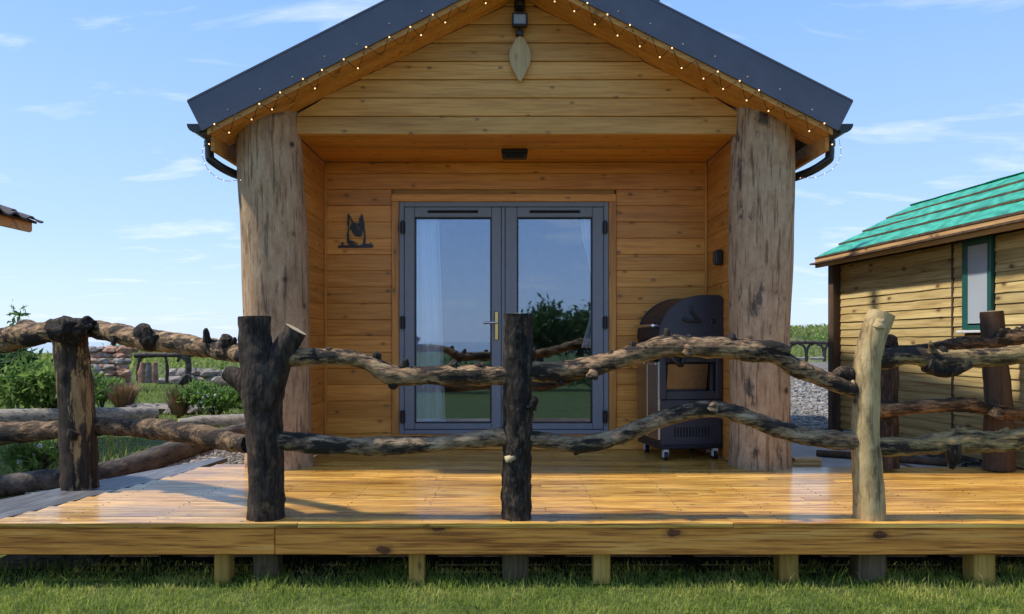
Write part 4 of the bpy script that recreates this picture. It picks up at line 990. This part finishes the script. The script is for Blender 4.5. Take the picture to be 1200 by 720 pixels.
# roof: local y of eave edge -.29, ridge at +.92 and 2.13 at the far eave
ye, yr, ze, zr = -.23, .93, 2.055, 2.675
ns = 4
board('eave_fascia', (HL / 2 - .07, ye + .012, ze - .055), (HL + .16, .03, .105), M['hutfascia'], hut, .004)
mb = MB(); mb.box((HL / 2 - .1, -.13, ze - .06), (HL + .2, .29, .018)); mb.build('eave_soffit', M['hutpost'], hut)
for s in (0, 1):
    for q in range(ns):
        u0, u1 = q / ns, (q + 1) / ns + .02
        ya, yb2 = ye + (yr - ye) * u0, ye + (yr - ye) * u1; za, zb2 = ze + (zr - ze) * u0, ze + (zr - ze) * u1
        if s: ya, yb2 = 2 * yr - ya, 2 * yr - yb2
        n = 26; vs = []; rows = 5
        lift = .022 if q else .012
        for j in range(rows):
            v = j / (rows - 1)
            for i in range(n + 1):
                x = -.14 + (HL + .16) * i / n
                wr_ = .010 * noise.noise(Vector((x * 3 + v * 2.5, q * 3.3 + v * 1.2, s))) 
                vs.append((x, ya + (yb2 - ya) * v, za + (zb2 - za) * v + lift * (1 - v) + wr_ + .008))
        nn_ = len(vs); vs += [(p[0], p[1], p[2] - .016) for p in vs[:n + 1]]
        fs = [(j * (n + 1) + i, j * (n + 1) + i + 1, (j + 1) * (n + 1) + i + 1, (j + 1) * (n + 1) + i) for j in range(rows - 1) for i in range(n)]
        if s: fs = [f[::-1] for f in fs]
        fs += [(nn_ + i, nn_ + i + 1, i + 1, i) for i in range(n)]
        mb = MB(); mb.add(vs, fs); mb.build('felt_strip', M['felt'], hut)
        mb = MB(); mb.box((HL / 2 - .07, ya, za + lift - .006), (HL + .16, .02, .018)); mb.build('lap_edge', M['hutpost'], hut)
    mb = MB(); yy2 = ye if not s else 2 * yr - ye
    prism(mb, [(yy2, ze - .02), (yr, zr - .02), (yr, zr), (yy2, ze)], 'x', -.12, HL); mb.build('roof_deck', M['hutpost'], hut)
    mb = MB(); prism(mb, [(yy2, ze - .11), (yr, zr - .11), (yr, zr - .005), (yy2, ze - .005)], 'x', -.145, -.122); mb.build('barge_board', M['hutfascia'], hut)

# ------------------------------------------------------------------ tiled hut at the left edge of the view
th = empty('tiled_roof_hut', (-7.2, 8.8, .27), 'corner of a dark brown tiled roof with lit eave timber at the left edge', 'hut')
d_ = 8.6; tipx, tipz = (52 - 600) * d_ / F, EYE + (400 - 263) * d_ / F
def rz(x): return tipz + (tipx - x) * .40
RW = 1.6; ncol = 12; nrow = 9
for i in range(nrow):
    for j in range(ncol):
        x1 = tipx - i * .19; x0_ = x1 - .22; y0_ = d_ - .02 - (j + 1) * .27
        mb = MB(); vs = []
        for k2 in range(7):
            a = k2 / 6; yy = y0_ + a * .275; hh = .028 * math.sin(a * math.pi * 2) * (1 if a < .5 else .5)
            for xx, up in ((x1, .03), (x0_, .012)): vs.append((xx, yy, rz(xx) + up + hh)); vs.append((xx, yy, rz(xx) + up + hh - .018))
        fs = []
        for k2 in range(6):
            b_ = k2 * 4
            fs += [(b_, b_ + 4, b_ + 6, b_ + 2), (b_ + 1, b_ + 5, b_ + 4, b_), (b_ + 3, b_ + 2, b_ + 6, b_ + 7)]
        fs += [(0, 2, 3, 1), (24, 25, 27, 26)]
        mb.add(vs, fs); mb.build('tile', M['tile'], th)
        if j == 0 and i == 0: pass
mb = MB(); prism(mb, [(tipx - .06, rz(tipx - .06) - .03), (tipx - 1.7, rz(tipx - 1.7) - .03), (tipx - 1.7, rz(tipx - 1.7) - .002), (tipx - .06, rz(tipx - .06) - .002)], 'y', d_ - 3.2, d_ - .04); mb.build('roof_deck', M['hutpost'], th)
mb = MB(); prism(mb, [(tipx - .1, rz(tipx - .1) - .13), (tipx - 1.7, rz(tipx - 1.7) - .20), (tipx - 1.7, rz(tipx - 1.7) - .031), (tipx - .1, rz(tipx - .1) - .031)], 'y', d_ - .09, d_ - .06); mb.build('barge_board', M['soffit'], th)
mb = MB(); mb.box((tipx - .10, d_ - 1.65, rz(tipx - .1) - .09), (.03, 3.1, .11), 0, .003); mb.build('eave_board', M['soffit'], th)
for q in range(6):
    mb = MB(); prism(mb, [(tipx - .13, rz(tipx - .13) - .12), (tipx - 1.7, rz(tipx - 1.7) - .16), (tipx - 1.7, rz(tipx - 1.7) - .031), (tipx - .13, rz(tipx - .13) - .031)], 'y', d_ - .3 - q * .5, d_ - .25 - q * .5); mb.build('rafter', M['soffit'], th)
xw = tipx - .75
for q in range(12):
    board('wall_board', (xw, d_ - 1.7, .40 + q * .2), (.05, 2.6, .19), M['hutwall'], th, .006)
mb = MB(); mb.box((xw - .5, d_ - 1.7, 1.5), (.9, 2.5, 2.4)); mb.build('wall_core', M['hutpost'], th)

# ------------------------------------------------------------------ logs, stones, path, far furniture
def GP(x, y, d): return ((x - 600) * d / F, d)
def ground_log(name, pts, mats, label, rough=.16, seed=1):
    mb = MB(); tube(mb, [(x, y, H(x, y) + r * .75, r) for x, y, r in pts], 14, 8, rough, seed, cap_mi=1)
    return tag(mb.build(name, mats), label, 'log')
ground_log('border_log', [(-4.5, 5.1, .075), (-3.66, 5.55, .08), (-3.2, 5.8, .085), (-3.08, 6.4, .10), (-3.06, 7.3, .105), (-3.03, 8.7, .09), (-3.0, 9.3, .08)], [M['log_dark'], M['cut']], 'long dark curved border log beside the gravel strip left of the deck', .2, 2.2)
ground_log('border_log', [(-4.0, 9.25, .085), (-3.7, 9.45, .10), (-3.2, 9.7, .10), (-2.6, 9.9, .09)], [M['log_grey'], M['cut']], 'pale grey log lying across the end of the gravel strip', .15, 5.2)
ground_log('border_log', [(-7.6, 9.1, .13), (-6.4, 9.5, .14), (-5.5, 10.1, .12), (-4.95, 10.7, .10)], [M['log_grey'], M['cut']], 'pale grey log at the foot of the leafy bush on the left', .15, 7.7)
def stone_pile(name, x0, x1, y, z1, n, mats, label, cat, size):
    e = empty(name, ((x0 + x1) / 2, y, H((x0 + x1) / 2, y)), label, cat)
    rows = max(1, int(z1 / (size * .72)))
    for j in range(rows):
        m_ = int(n / rows * (1 - .25 * j / rows))
        for i in range(m_):
            u = (i + .5 + .35 * rng.uniform(-1, 1) + (.5 if j % 2 else 0)) / m_; x = x0 + (x1 - x0) * (u * (1 - .12 * j / rows) + .06 * j / rows)
            mb = MB(); s = size * rng.uniform(.75, 1.2)
            sphere(mb, (x, y + rng.uniform(-.15, .15) + .05 * j, H(x, y) + size * (.3 + .72 * j)), (s * .85, s * .6, s * .45), rng.uniform(0, 50), .5, 7, 5, 0, False)
            mb.build('stone', rng.choice(mats), e)
stone_pile('stone_bank', -9.6, -7.55, 14.0, .75, 42, [M['stone'], M['stone_red']], 'pile of brown stones behind the bush at the far left', 'stone pile', .22)
stone_pile('stone_bank', -9.0, -8.05, 16.0, 1.05, 84, [M['stone_red'], M['stone_red'], M['stone']], 'heap of reddish stones behind the flaking fence post', 'stone pile', .17)
stone_pile('dry_stone_wall', -8.9, -4.9, 19.5, .42, 46, [M['stone']], 'low grey dry stone wall behind the driftwood bench', 'wall', .26)
stone_pile('rockery', -5.75, -4.5, 11.6, .24, 18, [M['stone']], 'small grey rockery among the garden plants', 'rocks', .2)
# driftwood bench
db = empty('driftwood_bench', (-8.0, 17.6, .3), 'driftwood bench with gnarled stump legs on the garden lawn', 'bench')
dd = 17.2
mb = MB(); limb(mb, [(158, 417, 3.2), (185, 416, 3), (215, 416, 3.2), (228, 415, 3)], dd, segs=10, sub=6, rough=.3, seed=31); mb.build('seat_log', M['log_dark'], db)
mb = MB(); limb(mb, [(219, 417, 4), (221, 430, 3.5), (218, 444, 4.5), (212, 450, 3)], dd, segs=10, sub=5, rough=.3, seed=32)
for q in (-10, -3, 5, 12): limb(mb, [(219, 440, 3), (219 + q * .6, 446, 2.2), (219 + q, 451, 1.2)], dd - .1, segs=8, sub=4, rough=.2, seed=q)
limb(mb, [(219, 422, 3), (212, 418, 2.5), (208, 424, 1.5)], dd, segs=8, sub=4, rough=.2, seed=3)
mb.build('stump_leg', M['log_dark'], db)
for px_, w_ in ((167, 5.5), (173, 5), (181, 4.5)):
    mb = MB(); limb(mb, [(px_, 449, w_), (px_, 440, w_), (px_ + 1, 425, w_ * .7)], dd - .15, segs=10, sub=5, rough=.25, seed=px_, flat=.4); mb.build('leaning_slab', M['stone_red'] if px_ != 173 else M['log_grey'], db)
mb = MB(); limb(mb, [(163, 449, 3), (162, 432, 2.5), (165, 418, 2.5)], dd, segs=8, sub=4, rough=.3, seed=44); mb.build('stump_leg', M['log_dark'], db)
mb = MB(); limb(mb, [(195, 449, 2.5), (196, 432, 2), (194, 418, 2)], dd + .2, segs=8, sub=4, rough=.3, seed=45); mb.build('stump_leg', M['log_dark'], db)
ground_log('fallen_log', [(-6.9, 18.0, .14), (-6.2, 17.7, .16), (-5.4, 17.5, .14)], [M['log_dark'], M['cut']], 'dark weathered log lying to the right of the driftwood bench', .2, 9.1)
# far picnic table on the right
D2 = 30.0
pt = empty('picnic_table', (11.7, D2, H(11.7, D2)), 'far log picnic table with curved legs between the right pillar and the hut', 'picnic table')
mb = MB(); limb(mb, [(918, 402, 2.2), (945, 401, 2), (975, 402, 2)], D2, segs=8, sub=4, rough=.2, seed=51); limb(mb, [(918, 402, 2.2), (945, 401.5, 2), (975, 402.2, 2)], D2 + .35, segs=8, sub=4, rough=.2, seed=52); mb.build('tabletop', M['log_dark'], pt)
for px_ in (924, 945, 966):
    mb = MB(); limb(mb, [(px_ - 9, 403, 1.3), (px_ - 3, 406, 1.5), (px_ - .5, 413, 1.8), (px_, 424, 2)], D2, segs=8, sub=5, rough=.2, seed=px_); limb(mb, [(px_ + 9, 403, 1.3), (px_ + 3, 406, 1.5), (px_ + .5, 413, 1.8), (px_, 422, 1.8)], D2 + .05, segs=8, sub=5, rough=.2, seed=px_ + 1); mb.build('leg', M['log_dark'], pt)
for px_ in (935, 957): 
    mb = MB(); limb(mb, [(px_ - 8, 420, 1.6), (px_ + 8, 420, 1.6)], D2 - .3, segs=8, sub=4, rough=.1, seed=px_); mb.build('seat', M['log_grey'], pt)
# pale path, timber step and edging by the right pillar
mb = MB(); poly = [(2.28, 6.12), (3.75, 6.10), (3.62, 6.7), (3.25, 7.6), (2.95, 8.3), (2.2, 8.3)]
prism(mb, poly, 'z', .2, .318); tag(mb.build('path', M['concrete']), kind='structure')
stp = empty('timber_step', (2.42, 6.3, .318), 'small stack of sawn timber offcuts beside the right pillar base', 'timber')
for q in range(3): board('plank', (2.40 + .01 * q, 6.34, .332 + q * .028), (.26 - .02 * q, .12, .025), M['hutfascia'], stp, .003)
mb = MB(); a_, b_ = Vector((2.72, 6.72, .345)), Vector((3.6, 6.28, .345))
tube(mb, [(2.75, 6.95, .35, .03), (3.1, 6.75, .35, .033), (3.62, 6.4, .345, .03)], 8, 5, .1, 3); tag(mb.build('edging_pole', M['hutpost']), 'brown timber edging pole lying along the pale path', 'pole')

# ------------------------------------------------------------------ plants
def foliage(mb, c, r, n, leaf, seed, shell=.55, long_=1.8):
    k = 0; tries = 0
    while k < n and tries < n * 6:
        tries += 1
        d = Vector((rng.gauss(0, 1), rng.gauss(0, 1), rng.gauss(0, 1))).normalized()
        if d.z < -.35: d.z = -d.z * .5
        rad = (shell + (1 - shell) * rng.random()) * (1 + .45 * noise.noise(d * 2.2 + Vector((seed, 0, 0))))
        p = Vector((c[0] + d.x * r[0] * rad, c[1] + d.y * r[1] * rad, c[2] + d.z * r[2] * rad))
        if noise.noise(p * (2.2 / max(r)) + Vector((seed, 3, 1))) < -.28: continue
        l = leaf * rng.uniform(.6, 1.3); u = Vector((rng.gauss(0, 1), rng.gauss(0, 1), rng.gauss(0, 1) + .4)).normalized()
        v = u.cross(Vector((rng.gauss(0, 1), rng.gauss(0, 1), rng.gauss(0, 1)))).normalized(); b = len(mb.v)
        q = u.cross(v) * l * .12
        mb.v += [tuple(p), tuple(p + u * l * .5 * long_ + v * l * .32 + q), tuple(p + u * l * long_), tuple(p + u * l * .5 * long_ - v * l * .32 + q)]
        mb.f += [(b, b + 1, b + 2), (b, b + 2, b + 3)]; mb.mi += [0, 0]; mb.sm += [False, False]; k += 1
def bush(x, y, rx, ry, h, n, leaf, mat, label, cat='bush', clumps=5, flowers=0, name='garden_bush', group=None):
    z = H(x, y); e = empty(name, (x, y, z), label, cat, group)
    mb = MB()
    for q in range(clumps + 3):
        a = rng.uniform(0, 6.28); rr = rng.uniform(.2, .8)
        tube(mb, [(x, y, z - .02, .014), (x + math.cos(a) * rx * rr * .5, y + math.sin(a) * ry * rr * .5, z + h * .4, .010), (x + math.cos(a) * rx * rr, y + math.sin(a) * ry * rr, z + h * rng.uniform(.6, .9), .005)], 5, 3)
    mb.build('stem', M['log_dark'], e)
    mb = MB()
    for q in range(clumps):
        a = q * 2.4 + rng.random(); s = rng.uniform(.45, .7); o_ = rng.uniform(.3, .65) if q else 0
        foliage(mb, (x + math.cos(a) * rx * o_, y + math.sin(a) * ry * o_, z + h * rng.uniform(.32, .62)), (rx * s, ry * s, h * .42), n // clumps, leaf, q * 3 + x)
    mb.build('foliage', mat, e)
    for q in range(flowers):
        mb = MB(); a = rng.uniform(0, 6.28); px_, py_, pz_ = x + rng.uniform(-.8, .8) * rx, y - ry * rng.uniform(.4, .85), z + h * rng.uniform(.5, .9)
        for k in range(5):
            b_ = a + k * 1.257; sphere(mb, (px_ + math.cos(b_) * .013, py_, pz_ + math.sin(b_) * .013), (.011, .006, .011), seg=6, rings=4)
        mb.build('flower', M['petal'], e)
    return e
bush(-6.15, 10.2, .68, .55, .84, 1900, .085, M['leaf_lt'], 'tall leafy green bush behind the left fence rails', clumps=8)
bush(-6.9, 10.6, .6, .5, 1.0, 1500, .08, M['leaf_dk'], 'dark bush crowding the left edge behind the leafy one', clumps=6)
bush(-7.25, 11.3, .25, .25, 1.62, 420, .07, M['leaf'], 'single tall leafy stem poking above the top rail at the far left', 'plant', clumps=3, name='tall_plant')
bush(-6.5, 12.2, .36, .36, .5, 800, .085, M['leaf_lt'], 'pale green fern beside the flaking fence post', 'plant', clumps=4, name='fern')
bush(-4.2, 10.9, .52, .4, .5, 2000, .06, M['leaf'], 'rounded dark green bush with white flowers near the forked post', clumps=7, flowers=7)
bush(-3.45, 11.2, .35, .35, .5, 900, .06, M['leaf_dk'], 'green bush partly behind the forked post', clumps=4, flowers=3)
bush(-3.75, 6.1, .25, .3, .32, 500, .05, M['leaf'], 'low clump with small flowers beside the dark border log at the left edge', clumps=4, flowers=3)
bush(-3.9, 5.1, .3, .3, .3, 400, .05, M['leaf_lt'], 'pale low clump by the near end of the dark border log', clumps=4)
def tuft(x, y, r, h, n, mat, label):
    z = H(x, y); e = empty('grass_tuft', (x, y, z), label, 'grass tuft'); mb = MB()
    for _ in range(n):
        a = rng.uniform(0, 6.28); l = rng.uniform(.2, 1) * r; hh = h * rng.uniform(.6, 1.1); wv2 = .008
        b0 = Vector((x + math.cos(a) * l * .25, y + math.sin(a) * l * .25, z)); t1 = Vector((x + math.cos(a) * l, y + math.sin(a) * l, z + hh)); sd2 = Vector((-math.sin(a), math.cos(a), 0)) * wv2
        md = (b0 + t1) / 2 + Vector((0, 0, hh * .15)); b = len(mb.v)
        mb.v += [tuple(b0 - sd2), tuple(b0 + sd2), tuple(md + sd2), tuple(md - sd2), tuple(t1)]; mb.f += [(b, b + 1, b + 2, b + 3), (b + 3, b + 2, b + 4)]; mb.mi += [0, 0]; mb.sm += [False] * 2
    mb.build('blades', mat, e)
tuft(-5.95, 11.8, .34, .46, 500, M['leaf_red'], 'tall russet grass tuft in front of the reddish stones')
tuft(-4.75, 11.0, .28, .45, 380, M['leaf_red'], 'reddish grass tuft beside the bush with white flowers')
# far hedge on the right ridge, and the hedge and trees the glass doors mirror from behind the camera
def mass(name, pts, leaf, n, mat):
    mb = MB()
    for x, y, rx, h in pts: foliage(mb, (x, y, H(x, y) + h * .35), (rx, rx * .6, h * .62), n, leaf, x)
    return tag(mb.build(name, mat, None, (pts[0][0], pts[0][1], 0)), kind='stuff')
mass('far_heath', [(9 + i * 1.5, 44 + 9 * rng.random(), 1.5, .45 + .3 * rng.random()) for i in range(22)], .2, 160, M['leaf_lt'])
mass('far_scrub', [(-33 + i * 1.7, 58 + 10 * rng.random(), 1.6, .6 + .35 * rng.random()) for i in range(20)], .25, 120, M['leaf_lt'])
mass('hedge', [(-9 + i * .75, -5.5 - 1.6 * rng.random(), .8, .62 + .4 * rng.random()) for i in range(27)], .09, 420, M['leaf_dk'])
lab = ['broad dark tree mirrored in the right glass door', 'small bushy tree beside the broad one mirrored in the right door', 'rounded tree at the edge of the right door reflection']
for i, (x, y, r, h) in enumerate(((1.0, -15, 1.3, 2.6), (2.6, -16, 1.3, 2.5), (4.1, -15.5, 1.3, 2.2))):
    z = H(x, y); e = empty('dark_tree', (x, y, z), lab[i], 'tree', 'trees behind the viewer')
    mb = MB(); tube(mb, [(x, y, z - .1, .16), (x + .1, y, z + h * .4, .12), (x, y + .1, z + h * .8, .05)], 8, 5, .1, i)
    for q in range(5):
        a = q * 1.4; tube(mb, [(x + .08, y, z + h * .3, .07), (x + math.cos(a) * r * .6, y + math.sin(a) * r * .6, z + h * .65, .03)], 6, 4)
    mb.build('trunk', M['log_dark'], e)
    mb = MB()
    for q in range(7):
        a = q * 2.4; foliage(mb, (x + math.cos(a) * r * .5, y + math.sin(a) * r * .5, z + h * (.3 + .13 * (q % 4))), (r * .6, r * .6, h * .32), 300, .16, q + i * 9)
    mb.build('crown', M['leaf_dk'], e)
